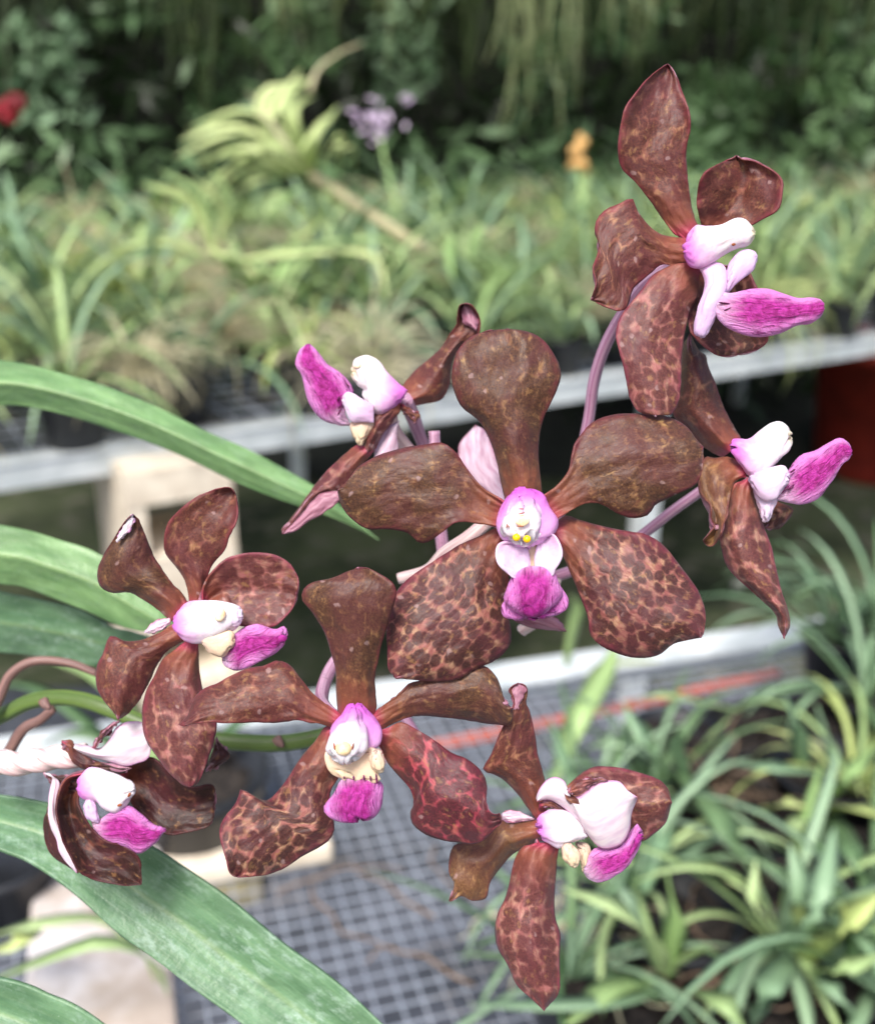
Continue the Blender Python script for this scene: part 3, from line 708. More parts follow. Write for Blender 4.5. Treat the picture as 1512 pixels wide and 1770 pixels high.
for k in range(22):
    cx, cy, cz = rng.uniform(-2.2, 2.2), rng.uniform(3.7, 4.3), rng.uniform(1.0, 1.75)
    o = leaf_cloud('leafy_shoot', 130, (cx - .12, cy - .1, cz - .16), (cx + .12, cy + .1, cz + .16), .05, BL[3] if k % 3 else BL[1], kind=None)
    o['label'] = ('pale' if k % 3 == 0 else 'dull') + ' shoot, ' + ('high' if cz > 1.5 else 'halfway up' if cz > 1.25 else 'low') + ' in dark foliage, ' + bearing(np.array([cx, cy, cz]))
    o['category'] = 'shoot'; o['group'] = 'leafy shoots in the dark foliage'
m = MB(); m.box((0, 5.9, 2.0), (6, 0, 0), (0, .1, 0), (0, 0, 2.0))
put('garden_wall', m.verts(), m.F, flat('wall_dark_mossy', (40, 44, 36), .95, var=.3, scale=6), base=(0, 5.9, 0), smooth=False, label='dark mossy wall behind the dense foliage', cat='wall')

# ------------------------------------------------------------------ plants on the near bench (lower right)
RB = (820, 1000, .4577)
def ripple(pts): return tr(RB, pts)
def near_plant(label, potpx, leaves, sc=.74, potz=True):
    p = on_z(potpx[0], potpx[1], BENCH + .006)
    root = empty('potted_plant', p, label, 'potted plant', 'seedlings in black pots on the near bench')
    V, F = lathe([(.0, 0), (.042, 0), (.050, .045), (.054, .045), (.054, .052), (.050, .052), (.047, .040), (0, .038)], 22)
    put('pot', V * sc + p, F, PLASTIC, root)
    V, F = lumpy_disc(.047, .040, 7); put('potting_bark', np.array(V) * sc + p, F, SOIL, root, smooth=False)
    for pts, zs, w_, mt in leaves:
        px_leaf(root, ripple(pts), [BENCH + z for z in zs], w_, mt, n=14)
    return root
near_plant('seedling with long light leaves arching left over the mesh, nearest the bottom edge', (1150, 1668), [
    ([(730, 1500), (750, 1300), (725, 1110)], [.06, .10, .13], .012, BL[0]), ([(700, 1490), (650, 1350), (520, 1240), (330, 1170)], [.06, .10, .12, .12], .014, BL[0]),
    ([(700, 1560), (450, 1610), (-20, 1610)], [.06, .08, .07], .009, BL[1]), ([(740, 1480), (820, 1430), (885, 1390)], [.06, .08, .10], .011, BL[0]),
    ([(800, 1560), (930, 1600), (1030, 1720)], [.06, .09, .08], .014, BL[0]),
    ([(660, 1520), (500, 1560), (330, 1700)], [.06, .08, .07], .013, BL[0]), ([(690, 1420), (600, 1250), (530, 1130)], [.06, .09, .1], .010, BL[1])])
near_plant('seedling with a bright lime leaf rising to the frame edge', (1390, 1640), [
    ([(1260, 1460), (1380, 1330), (1530, 1200)], [.06, .10, .12], .022, BL[2]), ([(1200, 1430), (1290, 1250), (1360, 940)], [.06, .11, .13], .011, BL[1]),
    ([(1200, 1420), (1230, 1200), (1190, 1000)], [.06, .1, .12], .013, BL[1]), ([(1270, 1500), (1360, 1560), (1440, 1690)], [.06, .08, .05], .010, BL[1]),
    ([(1190, 1430), (1100, 1560), (1050, 1690)], [.06, .08, .05], .014, BL[1]), ([(1250, 1480), (1380, 1480), (1530, 1420)], [.06, .09, .09], .011, BL[0]),
    ([(1230, 1400), (1250, 1250), (1320, 1130)], [.06, .1, .12], .014, BL[2]), ([(1180, 1400), (1060, 1250), (1060, 1060)], [.06, .1, .12], .009, BL[0]),
    ([(1420, 1500), (1480, 1300), (1500, 1500)], [.06, .1, .06], .012, BL[3])])
near_plant('seedling beside the lower right flower with tall leaf crossing the pale rail', (1165, 1352), [
    ([(300, 760), (400, 520), (500, 340), (540, 240)], [.05, .09, .10, .11], .017, BL[0]), ([(350, 330), (385, 130), (360, 60)], [.05, .1, .12], .011, BL[0]),
    ([(740, 760), (650, 640), (560, 470)], [.05, .09, .11], .012, BL[1]), ([(900, 690), (1100, 715), (1340, 740)], [.05, .09, .07], .012, BL[1]),
    ([(640, 1180), (700, 1000), (760, 820)], [.06, .08, .06], .012, BL[1]), ([(780, 740), (870, 620), (960, 530)], [.05, .08, .1], .010, BL[0]),
    ([(780, 740), (920, 900), (980, 1020), (1110, 1160)], [.06, .10, .09, .04], .016, BL[3]), ([(740, 800), (600, 830), (480, 900)], [.05, .08, .06], .011, BL[0]),
    ([(700, 700), (520, 620), (330, 690)], [.05, .07, .04], .014, BL[1]), ([(1000, 500), (850, 470), (700, 440), (560, 480)], [.05, .07, .08, .06], .010, BL[0]),
    ([(430, 380), (500, 330), (700, 310)], [.05, .05, .03], .010, BL[2]), ([(800, 780), (760, 620), (830, 560)], [.05, .1, .12], .010, BL[1])])
near_plant('seedling with two upright pale leaves right of the orange rod', (1425, 1410), [
    ([(1330, 850), (1335, 650), (1290, 480)], [.06, .10, .13], .016, BL[1]), ([(1230, 720), (1215, 560), (1165, 440)], [.06, .10, .12], .013, BL[1]),
    ([(1340, 880), (1430, 870), (1530, 900)], [.06, .09, .1], .020, BL[2]), ([(1320, 850), (1400, 760), (1500, 640)], [.06, .1, .1], .010, BL[0]),
    ([(1300, 880), (1180, 850), (1060, 900)], [.06, .09, .05], .012, BL[2]), ([(1350, 900), (1430, 1050), (1460, 1180)], [.06, .1, .06], .013, BL[3]),
    ([(1320, 900), (1350, 1050), (1330, 1200)], [.06, .08, .06], .011, BL[1]), ([(1300, 870), (1200, 950), (1240, 1100)], [.06, .09, .06], .010, BL[0])])
for label, px, k, s in [('bushy dark green plant at the right end of the near bench', (1480, 1290), 3, .62), ('narrow-leaved plant at the frame edge beside the pale rail', (1500, 1180), 6, .8),
                        ('dark plant in black pot at the lower right corner', (1490, 1800), 3, .6), ('low dark seedling behind the lower right flower', (1010, 1500), 6, .5),
                        ('leafy plant on the near bench just beyond the dark pot rim', (1430, 1180), 6, .62)]:
    p = on_z(px[0], px[1], BENCH + .006)
    potted(PROT[k], p, rr.uniform(0, 6), s, label, 'seedlings in black pots on the near bench')
for k_, (px, py, k, s_, look) in enumerate([q for q in [(1080, 1640, 0, .5, 'pale grassy seedling between the mesh and the dark tray'), (1240, 1560, 2, .5, 'light bushy seedling in the middle of the pots at the lower right'),
        (1330, 1720, 5, .55, 'lime grassy seedling near the bottom right corner'), (1200, 1800, 4, .55, 'pale long-leaved seedling cut by the bottom edge'), (1440, 1560, 1, .5, 'grey-green grassy seedling beside the bright lime leaf'),
        (1120, 1440, 3, .42, 'grassy seedling just right of the lower right flower'), (1300, 1380, 0, .42, 'light seedling below the orange rod'), (1460, 1440, 2, .5, 'yellowish grassy seedling at the frame edge'),
        (980, 1760, 3, .45, 'blue-green seedling under the hanging petal tip'), (1500, 1680, 0, .55, 'light strap seedling by the lower right frame edge')] if q[4].split()[1] not in ('bushy', 'long-leaved', 'strap') and 'below the orange' not in q[4] and 'beside the bright' not in q[4]]):
    p = on_z(px, py, BENCH + .006)
    potted(PROT[k], p, rr.uniform(0, 6), s_, look, 'seedlings in black pots on the near bench')
# dark trays of bark between the pots
def tray(px, e, nrm, w, l, label):
    p = on_z(px[0], px[1], BENCH + .006); root = empty('seed_tray', p, label, 'tray')
    m = MB(); h = .022
    m.box(p + Z * .0015, e * w / 2, nrm * l / 2, Z * .0015)
    for s in (-1, 1):
        m.box(p + e * s * (w / 2 - .0015) + Z * (.003 + h / 2), e * .0015, nrm * l / 2, Z * h / 2)
        m.box(p + nrm * s * (l / 2 - .0015) + Z * (.003 + h / 2), e * (w / 2 - .003), nrm * .0015, Z * h / 2)
    put('tray', m.verts(), m.F, PLASTIC, root, smooth=False)
    m = MB(); r3 = random.Random(int(px[0]))
    for i in range(500):
        c = p + e * r3.uniform(-.47, .47) * w + nrm * r3.uniform(-.47, .47) * l + Z * r3.uniform(.006, .018)
        q = Matrix.Rotation(r3.uniform(0, 6), 3, Vector((r3.gauss(0, 1), r3.gauss(0, 1), r3.gauss(0, 1))).normalized())
        a, b, cc = [np.array(q @ Vector(v)) for v in ((r3.uniform(.004, .009), 0, 0), (0, r3.uniform(.003, .006), 0), (0, 0, r3.uniform(.002, .004)))]
        m.box(c, a, b, cc)
    put('bark_chips', m.verts(), m.F, SOIL, root, smooth=False, kind='stuff')
tray((1300, 1500), E, Nn, .24, .17, 'black seed tray of dark bark chips right of the lower right flower')
tray((1330, 1760), E, Nn, .24, .10, 'black seed tray of dark chips at the bottom right corner')
tray((1400, 1310), E, Nn, .16, .10, 'black tray of bark under the upright pale leaves')
# dried roots
def roots(label, px, n, L, r, s, spread, z=.03):
    r3 = random.Random(n); m = MB(); p = on_z(px[0], px[1], BENCH + z)
    for i in range(n):
        a = r3.uniform(0, 6.283); P = []; q = p + E * r3.gauss(0, spread) + Nn * r3.gauss(0, spread)
        for k in range(7):
            P.append(q.copy()); a += r3.uniform(-.9, .9); q = q + (E * math.cos(a) + Nn * math.sin(a)) * L / 6; q[2] = max(BENCH + .01, q[2] + r3.uniform(-.006, .006))
        V, F, _ = tube(np.array(P), [r, r * .9, r * .5], 5, 14); m.add(V, F)
    o = put('dried_roots', m.verts(), m.F, s, base=p, label=label, cat='roots'); o['kind'] = 'stuff'
roots('tangle of pale dried roots below the lower right flower', (1010, 1640), 34, .05, .0008, STRAW, .016)
roots('brownish dried roots on the dark tray', (1270, 1620), 26, .06, .0008, DRY, .02, .035)
roots('thin dried roots lying on the mesh', (820, 1560), 4, .07, .0010, DRY, .03, .012)
roots('few dry roots crossing the wire mesh under the front flower', (620, 1530), 3, .09, .0009, DRY, .03, .012)
roots('dry roots by the dark pot', (1230, 1340), 14, .05, .0008, DRY, .014, .05)
# things at the lower left, under the wide leaves
near2 = empty('potted_plant', on_z(20, 1560, BENCH + .006), 'black pot with thin lime leaves at the lower left edge', 'potted plant', 'seedlings in black pots on the near bench')
V, F = lathe([(.0, 0), (.042, 0), (.050, .045), (.054, .045), (.054, .052), (.050, .052), (.047, .040), (0, .038)], 22)
put('pot', V * .8 + on_z(0, 1560, BENCH + .006), F, PLASTIC, near2)
for pts, zs, w_, mt in [([(-20, 1620), (60, 1600), (170, 1590), (240, 1640), (270, 1700)], [.06, .09, .08, .06, .03], .009, BL[0]), ([(-20, 1700), (80, 1660), (180, 1630), (260, 1660), (290, 1720)], [.06, .09, .1, .08, .05], .010, BL[0]),
                        ([(-20, 1650), (30, 1630), (70, 1600)], [.06, .08, .07], .014, BL[2])]:
    px_leaf(near2, pts, [BENCH + z for z in zs], w_, mt, n=14)
bl = empty('potted_plant', on_z(330, 1350, BENCH + .006), 'large black pot behind the darkest flower', 'potted plant', 'seedlings in black pots on the near bench')
p = on_z(340, 1440, BENCH + .006)
V, F = lathe([(.0, 0), (.045, 0), (.052, .045), (.056, .045), (.056, .056), (.050, .056), (.047, .040), (0, .038)], 28)
put('pot', V * .9 + p, F, PLASTIC, bl)
V, F = lumpy_disc(.047, .040, 9); put('potting_bark', np.array(V) * .9 + p, F, SOIL, bl, smooth=False)
for i, (pts, zs, w_, mt) in enumerate([([(300, 1340), (290, 1260), (300, 1130)], [.05, .08, .09], .012, BL[1]), ([(260, 1330), (150, 1270), (60, 1290)], [.05, .08, .06], .012, BL[3]), ([(330, 1330), (430, 1240), (520, 1230)], [.05, .08, .07], .012, BL[3]),
        ([(280, 1330), (180, 1180), (60, 1130)], [.05, .09, .08], .012, BL[0]), ([(240, 1330), (80, 1200), (-20, 1180)], [.05, .08, .08], .010, BL[3])]):
    px_leaf(bl, pts, [BENCH + z for z in zs], w_, mt, n=14)

# ------------------------------------------------------------------ the orchid
ORCH = empty('orchid_plant', at(-200, 1300, .20), 'orchid with sprays of chocolate-spotted flowers, magenta lips and thick strap leaves', 'orchid')
R1 = (560, 540, .46296); R2 = (980, 90, .34392); R3 = (1020, 560, .31746); R4 = (460, 500, .29101); R5 = (40, 820, .41801); R6 = (300, 960, .39683); R7 = (740, 1160, .34457)
RL = (0, 560, .50265); RM = (0, 1180, .50265)
def leafpart(left, right, R, d0, dep, mat, cup=(0,), tilt=(0,), label=None, **kw):
    return sheet('leaf', ORCH, left, right, d0, dep, cup, tilt, th=1.6, edge=.7, vee=1, ruf=.15, wr=.1, mat=mat, nu=25, nv=60, R=R, label=label, **kw)
leafpart([(-120, 118), (0, 125), (100, 140), (250, 180), (400, 225), (550, 290), (700, 365), (850, 430), (1000, 510), (1100, 570), (1200, 650), (1305, 745)],
         [(-120, 282), (0, 280), (100, 285), (250, 320), (400, 370), (520, 410), (650, 465), (800, 540), (950, 600), (1100, 650), (1200, 690), (1305, 745)],
         RL, .215, (0, -4), LEAFA, cup=(-3.6, -3.2, -2.5, -.5), tilt=(0, 0, 0, 0), label='uppermost light green strap leaf tapering behind the middle flowers')
leafpart([(-100, 672), (0, 690), (100, 710), (200, 740), (330, 785), (450, 870), (560, 975), (610, 1050)], [(-100, 870), (0, 895), (80, 905), (200, 950), (300, 990), (400, 1035), (500, 1060), (610, 1062)],
         RL, .205, (0, -2), LEAFA, cup=(-3.5, -3, -1), tilt=(0, 0, 0), label='middle green strap leaf passing behind the left flower')
leafpart([(-100, 905), (0, 925), (120, 950), (260, 980), (380, 1040), (470, 1065), (540, 1085)], [(-100, 1120), (0, 1130), (100, 1140), (220, 1165), (330, 1175), (450, 1130), (540, 1095)],
         RL, .213, (-3, -5), LEAFB, cup=(-1, -1, 0), tilt=(4, 3, 1), label='wet whitish-marked leaf behind the left flower')
leafpart([(-150, 372), (0, 388), (80, 400), (200, 425), (350, 470), (540, 580), (650, 650), (780, 740), (900, 840), (1000, 920), (1100, 990), (1200, 1070), (1310, 1174), (1450, 1310)],
         [(-150, 500), (0, 570), (80, 600), (150, 640), (230, 700), (330, 790), (420, 870), (520, 940), (650, 1040), (780, 1130), (900, 1225), (1060, 1330), (1120, 1380), (1180, 1420)],
         RM, .178, (-4, 0, 4), LEAFB, cup=(2.2, 2.4, 2.4), tilt=(-2, -1, 0), label='broad dusty green strap leaf sweeping down to the bottom edge')
leafpart([(-120, 990), (0, 1020), (80, 1040), (180, 1080), (280, 1130), (350, 1174), (440, 1240)], [(-160, 1180), (-60, 1230), (60, 1290), (140, 1330), (220, 1360), (300, 1380), (440, 1400)],
         RM, .170, (0, 0), LEAFB, cup=(2, 2), tilt=(-1, -1), label='dusty green leaf cut by the lower left corner')
# stems
stalk('flower_stem', ORCH, [(-60, 1262), (0, 1239), (50, 1214), (100, 1206), (150, 1212), (200, 1230), (300, 1268), (430, 1284), (520, 1280), (600, 1250), (618, 1160), (650, 1090), (720, 1060), (765, 1000), (762, 900), (752, 745)],
      [.205, .195, .190, .190, .190], [1.45, 1.45, 1.5, 1.45, 1.3, 1.0, .7], STEMG, 14, 70, .0)
for (x, y) in ((75, 1207), (478, 1272)):
    stalk('bract', ORCH, [(x, y + 4), (x + 5, y + 12), (x + 12, y + 18)], [.188, .187], [.9, .8, .3], PEDB, 8, 8, 0)
stalk('root', ORCH, [(-20, 1250), (0, 1205), (20, 1165), (60, 1143), (120, 1146), (170, 1165)], [.198, .2], [.9, .9, .8, .7], PEDB, 10, 30, 0)
stalk('root', ORCH, [(10, 1310), (40, 1262), (70, 1245), (92, 1225)], [.196, .193], [1.1, 1.0, .8], PEDB, 10, 20, 0)

def flower(cx, cy, d, label):
    return empty('flower', at(cx, cy, d), parent=ORCH, label=label)
def P_(fl, name, R, left, right, d0, mat='dense', **kw):
    kw.setdefault('back', BACKM); kw.setdefault('jag', .22); kw['cup'] = tuple(1.75 * c for c in kw.get('cup', (-.6,))); kw.setdefault('wr', .28)
    return sheet(name, fl, left, right, d0, mat=PM[mat], R=R, **kw)
def lobe(fl, name, R, left, right, d0, mat, puff=1.2, **kw):
    kw.setdefault('ruf', .1); kw.setdefault('wr', .06)
    return sheet(name, fl, left, right, d0, mat=mat, R=R, puff=puff, nu=19, nv=30, **kw)

# --- flower 1: the large one facing the camera
D = .150
f = flower(915, 890, D, 'largest flower, facing the viewer in the middle, with two yellow pollen dots')
P_(f, 'sepal', R1, [(690, 740), (672, 690), (658, 620), (640, 540), (610, 455), (570, 400), (510, 350), (478, 270), (478, 210), (500, 140), (550, 90), (620, 68), (680, 62)],
   [(790, 740), (815, 680), (805, 600), (800, 520), (810, 430), (845, 340), (878, 260), (882, 215), (860, 160), (820, 105), (770, 75), (720, 64), (680, 62)],
   D, dep=(-1, .5, 1.5, 1.5, .5), cup=(-1.6, -1.8, -1.2, -1.0, -.5), ruf=.5)
P_(f, 'petal', R1, [(800, 735), (818, 690), (860, 655), (905, 600), (925, 540), (945, 480), (1000, 410), (1080, 383), (1180, 375), (1280, 388), (1350, 425), (1390, 475), (1415, 500)],
   [(850, 790), (878, 760), (930, 735), (990, 710), (1050, 725), (1090, 750), (1150, 768), (1210, 755), (1240, 715), (1330, 670), (1390, 640), (1412, 580), (1415, 500)],
   D, dep=(-1, 0, 1, .5, -1), cup=(.8, -.3, -1.4, -1.4, -.6), tilt=(0, 0, -.6, -.8), ruf=.7)
P_(f, 'petal', R1, [(690, 740), (665, 705), (610, 670), (560, 625), (525, 570), (500, 530), (465, 495), (430, 482), (370, 495), (290, 505), (200, 535), (130, 575), (90, 625), (50, 665)],
   [(690, 800), (640, 800), (560, 785), (490, 788), (450, 815), (400, 850), (355, 858), (310, 820), (240, 812), (160, 808), (100, 770), (60, 710), (50, 665)],
   D, dep=(-1, 0, 1, .8, -1), cup=(.8, .2, -1.0, -1.2, -.5), tilt=(0, 0, .7, .7), ruf=.8)
P_(f, 'sepal', R1, [(690, 790), (650, 800), (590, 830), (520, 860), (440, 910), (370, 955), (290, 1015), (250, 1090), (232, 1180), (235, 1260), (240, 1330), (265, 1365)],
   [(720, 840), (680, 890), (690, 980), (690, 1050), (685, 1120), (698, 1180), (695, 1240), (640, 1300), (560, 1330), (500, 1370), (400, 1378), (265, 1365)],
   D, 'spot', dep=(-2, -1.5, 0, 1, .5), cup=(-.5, -1.2, -1.6, -1.6, -.5), tilt=(1, .5, 0, -.5), ruf=.7)
P_(f, 'sepal', R1, [(850, 800), (880, 770), (910, 758), (960, 775), (1040, 800), (1140, 820), (1200, 830), (1270, 870), (1330, 950), (1390, 1030), (1422, 1110), (1420, 1180), (1405, 1215)],
   [(860, 860), (885, 900), (920, 980), (960, 1070), (985, 1150), (990, 1200), (1030, 1245), (1100, 1275), (1180, 1290), (1250, 1278), (1300, 1240), (1350, 1225), (1405, 1215)],
   D, 'spot', dep=(-2, -1, .5, 1, .3), cup=(-1, -1.2, -1.6, -1.6, -.5), tilt=(-.5, -.5, 0, .5), ruf=.7)
RC1 = (820, 820, .15823)
lobe(f, 'column_hood', RC1, [(520, 180), (400, 210), (320, 300), (260, 420), (235, 560), (290, 700), (400, 760), (560, 775)], [(520, 180), (640, 190), (760, 240), (830, 370), (915, 500), (880, 640), (740, 720), (560, 775)], D, HOOD, puff=2.2, dep=(.5, 1.5))
lobe(f, 'column', RC1, [(520, 262), (420, 290), (360, 370), (330, 470), (290, 560), (320, 650), (420, 700), (540, 715)], [(520, 262), (620, 280), (700, 360), (730, 460), (735, 560), (720, 650), (640, 705), (540, 715)], D, COLW, puff=1.9, dep=(1.4, 2.4, 3.0), wr=.2)
ball('anther_cap', f, 820 + 520 * .158, 820 + 500 * .158, D - .0051, 1.0, .8, .22, ANTHER)
for x, y, a, l in ((510, 378, 0, .42), (512, 425, .25, .5), (352, 565, 1.4, .36), (500, 568, 0, .5), (512, 545, .7, .22), (372, 570, -1.2, .25)):
    ball('anther_mark', f, 820 + x * .158, 820 + y * .158, D - .0057 + (.0006 if y > 540 else 0) + (.0007 if x < 400 else 0), l, .09, .12, MARK, a, 8)
for x, y in ((457, 690), (573, 708)): ball('pollen_mass', f, 820 + x * .158, 820 + y * .158, D - .0052, .54, .52, .5, POLL)
lobe(f, 'lip_base', RC1, [(620, 700), (480, 740), (440, 850), (450, 980), (500, 1080), (620, 1120)], [(620, 700), (740, 730), (790, 850), (790, 980), (740, 1080), (620, 1120)], D, LOBEC, puff=.7, dep=(-.6, -.2, .6))
lobe(f, 'side_lobe', RC1, [(430, 745), (340, 742), (262, 760), (232, 830), (236, 920), (275, 1010), (370, 1085), (420, 1125), (500, 1120)], [(430, 745), (560, 790), (600, 880), (610, 980), (590, 1060), (500, 1120)],
     D, LOBEW, puff=.55, dep=(.4, 1.4, 1.6), tilt=(1.0, 1.3, .5), cup=(.6, .9, .3), wr=.12)
lobe(f, 'side_lobe', RC1, [(800, 675), (700, 740), (660, 850), (650, 960), (680, 1060), (770, 1125)], [(800, 675), (855, 655), (915, 720), (958, 850), (940, 950), (885, 1035), (860, 1100), (770, 1125)],
     D, LOBEW, puff=.55, dep=(.4, 1.4, 1.6), tilt=(-1.0, -1.3, -.5), cup=(.6, .9, .3), wr=.12)
lobe(f, 'lip', RC1, [(640, 1050), (530, 1050), (420, 1100), (375, 1180), (335, 1290), (320, 1380), (380, 1440), (480, 1500), (620, 1540)], [(640, 1050), (760, 1045), (870, 1080), (910, 1180), (960, 1280), (920, 1390), (850, 1430), (780, 1490), (620, 1540)],
     D, LIP, puff=1.0, dep=(.6, 2.6, 3.0, 1.2), cup=(-.8, -1.6, -2.0), ruf=.9, wr=.3)
lobe(f, 'lip_underside', RC1, [(640, 1350), (450, 1370), (320, 1390), (290, 1480), (320, 1560), (400, 1575), (520, 1545), (680, 1560)], [(640, 1350), (880, 1200), (980, 1280), (1028, 1380), (1000, 1480), (900, 1530), (780, 1545), (680, 1560)],
     D, LIP, puff=.9, dep=(.3, .8))

# --- flower 2: lower centre
D = .149
f = flower(612, 1270, D, 'lower middle flower facing the viewer with cream throat and ruffled magenta lip')
P_(f, 'sepal', R6, [(725, 720), (712, 665), (708, 600), (705, 520), (690, 440), (660, 350), (625, 280), (590, 230), (562, 195), (565, 150), (600, 118), (690, 98), (750, 72), (810, 52)],
   [(860, 720), (885, 665), (882, 600), (880, 530), (895, 440), (925, 330), (950, 250), (970, 180), (965, 135), (945, 110), (920, 92), (890, 75), (860, 60), (810, 52)],
   D, dep=(-1, 1, 3, 4, 1.5), cup=(-1.4, -1.4, -1, -.8, 0), ruf=.4)
P_(f, 'petal', R6, [(735, 700), (715, 680), (660, 645), (600, 590), (550, 530), (510, 475), (450, 458), (400, 480), (330, 490), (250, 520), (200, 550), (130, 580), (90, 620), (70, 670), (60, 700), (22, 735)],
   [(735, 760), (690, 750), (620, 730), (540, 720), (470, 728), (380, 728), (300, 732), (230, 732), (150, 728), (90, 735), (50, 742), (22, 735)],
   D, 'tan', dep=(-1, 0, 1, 1.5, 1), cup=(-.5, -.8, -1.2, -.8, 0), tilt=(0, -1, -1.5, -1), ruf=.6)
P_(f, 'petal', R6, [(860, 700), (875, 680), (930, 640), (990, 600), (1030, 560), (1080, 545), (1150, 520), (1250, 500), (1350, 480), (1400, 520), (1430, 590), (1440, 640), (1478, 665)],
   [(870, 770), (915, 755), (960, 730), (1010, 710), (1080, 700), (1160, 703), (1240, 715), (1320, 725), (1400, 735), (1460, 738), (1478, 700), (1478, 665)],
   D + .0035, 'dense', dep=(1, 1, .5, 0, 0), cup=(-.3, -.8, -1.2, -1), tilt=(0, .5, 1, .5), ruf=.5)
P_(f, 'sepal', R6, [(700, 750), (660, 745), (620, 800), (570, 860), (530, 920), (500, 970), (460, 1020), (410, 1065), (360, 1055), (295, 1015), (275, 1070), (230, 1130), (205, 1180), (203, 1240), (230, 1320), (245, 1380), (275, 1400)],
   [(760, 800), (730, 900), (725, 960), (690, 1020), (680, 1090), (698, 1150), (700, 1200), (680, 1240), (620, 1280), (550, 1320), (480, 1365), (400, 1395), (330, 1398), (275, 1400)],
   D, 'spot', dep=(-2.5, -1.5, 0, 1.2, .8), cup=(-.8, -1.2, -1.2, -1.2, .6), tilt=(.5, .5, .2, 1.2, 1), ruf=.9)
P_(f, 'sepal', R6, [(900, 760), (935, 750), (990, 728), (1050, 755), (1130, 800), (1200, 850), (1280, 890), (1340, 940), (1365, 1000), (1362, 1060), (1372, 1110), (1400, 1130), (1420, 1125), (1428, 1160)],
   [(880, 800), (900, 835), (930, 900), (980, 960), (1030, 1020), (1045, 1080), (1030, 1120), (1040, 1170), (1090, 1210), (1150, 1235), (1220, 1250), (1300, 1258), (1360, 1235), (1428, 1160)],
   D, 'red', dep=(-2, -1, .5, 1.2, .5), cup=(-.5, -1, -1.4, -1.5, .6), tilt=(.5, .5, 1.0, 1.0), ruf=.7)
RC2 = (530, 1200, .13557)
lobe(f, 'column_hood', RC2, [(620, 140), (500, 180), (440, 260), (330, 380), (295, 500), (330, 590), (450, 640), (620, 680)], [(620, 140), (740, 170), (830, 250), (930, 380), (965, 500), (930, 640), (800, 700), (620, 680)], D, HOOD, puff=1.9, dep=(.3, 1))
lobe(f, 'column', RC2, [(600, 190), (510, 260), (460, 380), (340, 480), (265, 620), (250, 720), (350, 775), (500, 785)], [(600, 190), (690, 250), (720, 360), (770, 480), (785, 600), (775, 700), (690, 780), (500, 785)], D, COLW, puff=2.3, dep=(1.4, 2.6, 4.0, 4.2))
ball('anther_cap', f, 530 + 470 * .1356, 1200 + 690 * .1356, D - .0058, 1.15, 1.0, .9, ANTHER)
for x, a in ((352, .1), (590, -.2)): ball('anther_mark', f, 530 + x * .1356, 1200 + 665 * .1356, D - .0060, .12, .5, .35, MARK, a, 8)
lobe(f, 'side_lobe', RC2, [(560, 700), (350, 740), (240, 740), (235, 850), (290, 980), (400, 1010), (460, 1080), (640, 1110)], [(560, 700), (740, 720), (850, 700), (920, 760), (930, 900), (900, 1000), (930, 1100), (640, 1110)], D, LOBEC, puff=1.0, dep=(.6, 1.3, 1.6), cup=(1.0, 1.2, .4))
lobe(f, 'side_lobe', RC2, [(900, 700), (830, 760), (800, 850), (860, 950), (950, 1000)], [(900, 700), (960, 760), (995, 860), (980, 940), (950, 1000)], D, LOBEC, puff=.9, dep=(3, 3))
lobe(f, 'lip', RC2, [(620, 1060), (480, 1080), (410, 1130), (340, 1290), (230, 1430), (230, 1500), (330, 1575), (450, 1600), (580, 1580), (645, 1500)],
     [(620, 1060), (700, 1045), (780, 1060), (860, 1090), (960, 1150), (975, 1260), (960, 1400), (900, 1510), (780, 1565), (645, 1500)], D, LIP, puff=1.0, dep=(1, 2.4, 2.2), cup=(-.8, -1, -.6), ruf=1.2, wr=.25)
for x, y0, y1 in ((600, 1040, 1090), (730, 1030, 1090), (815, 1040, 1110), (890, 1010, 1140), (480, 1050, 1080)):
    ball('lip_stripe', f, 530 + x * .1356, 1200 + (y0 + y1) / 2 * .1356, D - .0029, .14, (y1 - y0) * .1356 * .079 / 2 + .05, .2, DARKV, .1, 8)
stalk('pedicel', f, [(608, 1258), (566, 1228), (555, 1200), (578, 1146), (640, 1080), (720, 1050)], [.151, .160, .175, .188], [1.1, 1.0, 1.0], PEDI)

# --- flower 3: top right
D = .152
f = flower(1195, 440, D, 'topmost flower turned to the right, its long magenta lip pointing right')
P_(f, 'petal', R2, [(700, 900), (678, 880), (656, 790), (655, 700), (690, 610), (760, 560), (820, 540), (850, 520)], [(760, 900), (850, 890), (930, 865), (1000, 830), (1060, 780), (1078, 700), (1075, 640), (1020, 590), (940, 552), (880, 542), (850, 520)],
   D + .004, 'tan', dep=(-2, -1, 0, 0), cup=(0, 1.6, 2.2, .5), tilt=(0, 0, 0), ruf=.5, vee=1)
P_(f, 'sepal', R2, [(580, 945), (545, 915), (500, 870), (440, 780), (390, 710), (330, 640), (270, 580), (258, 500), (262, 400), (290, 290), (340, 220), (400, 140), (460, 90), (505, 60)],
   [(670, 900), (650, 860), (630, 790), (615, 700), (605, 600), (600, 480), (612, 380), (605, 290), (575, 190), (545, 110), (505, 60)],
   D + .001, 'tan', dep=(-1, 0, 1, 1, 0), cup=(-.8, -.8, .4, 1.2, .3), tilt=(0, .5, 1.2, .5), ruf=.6)
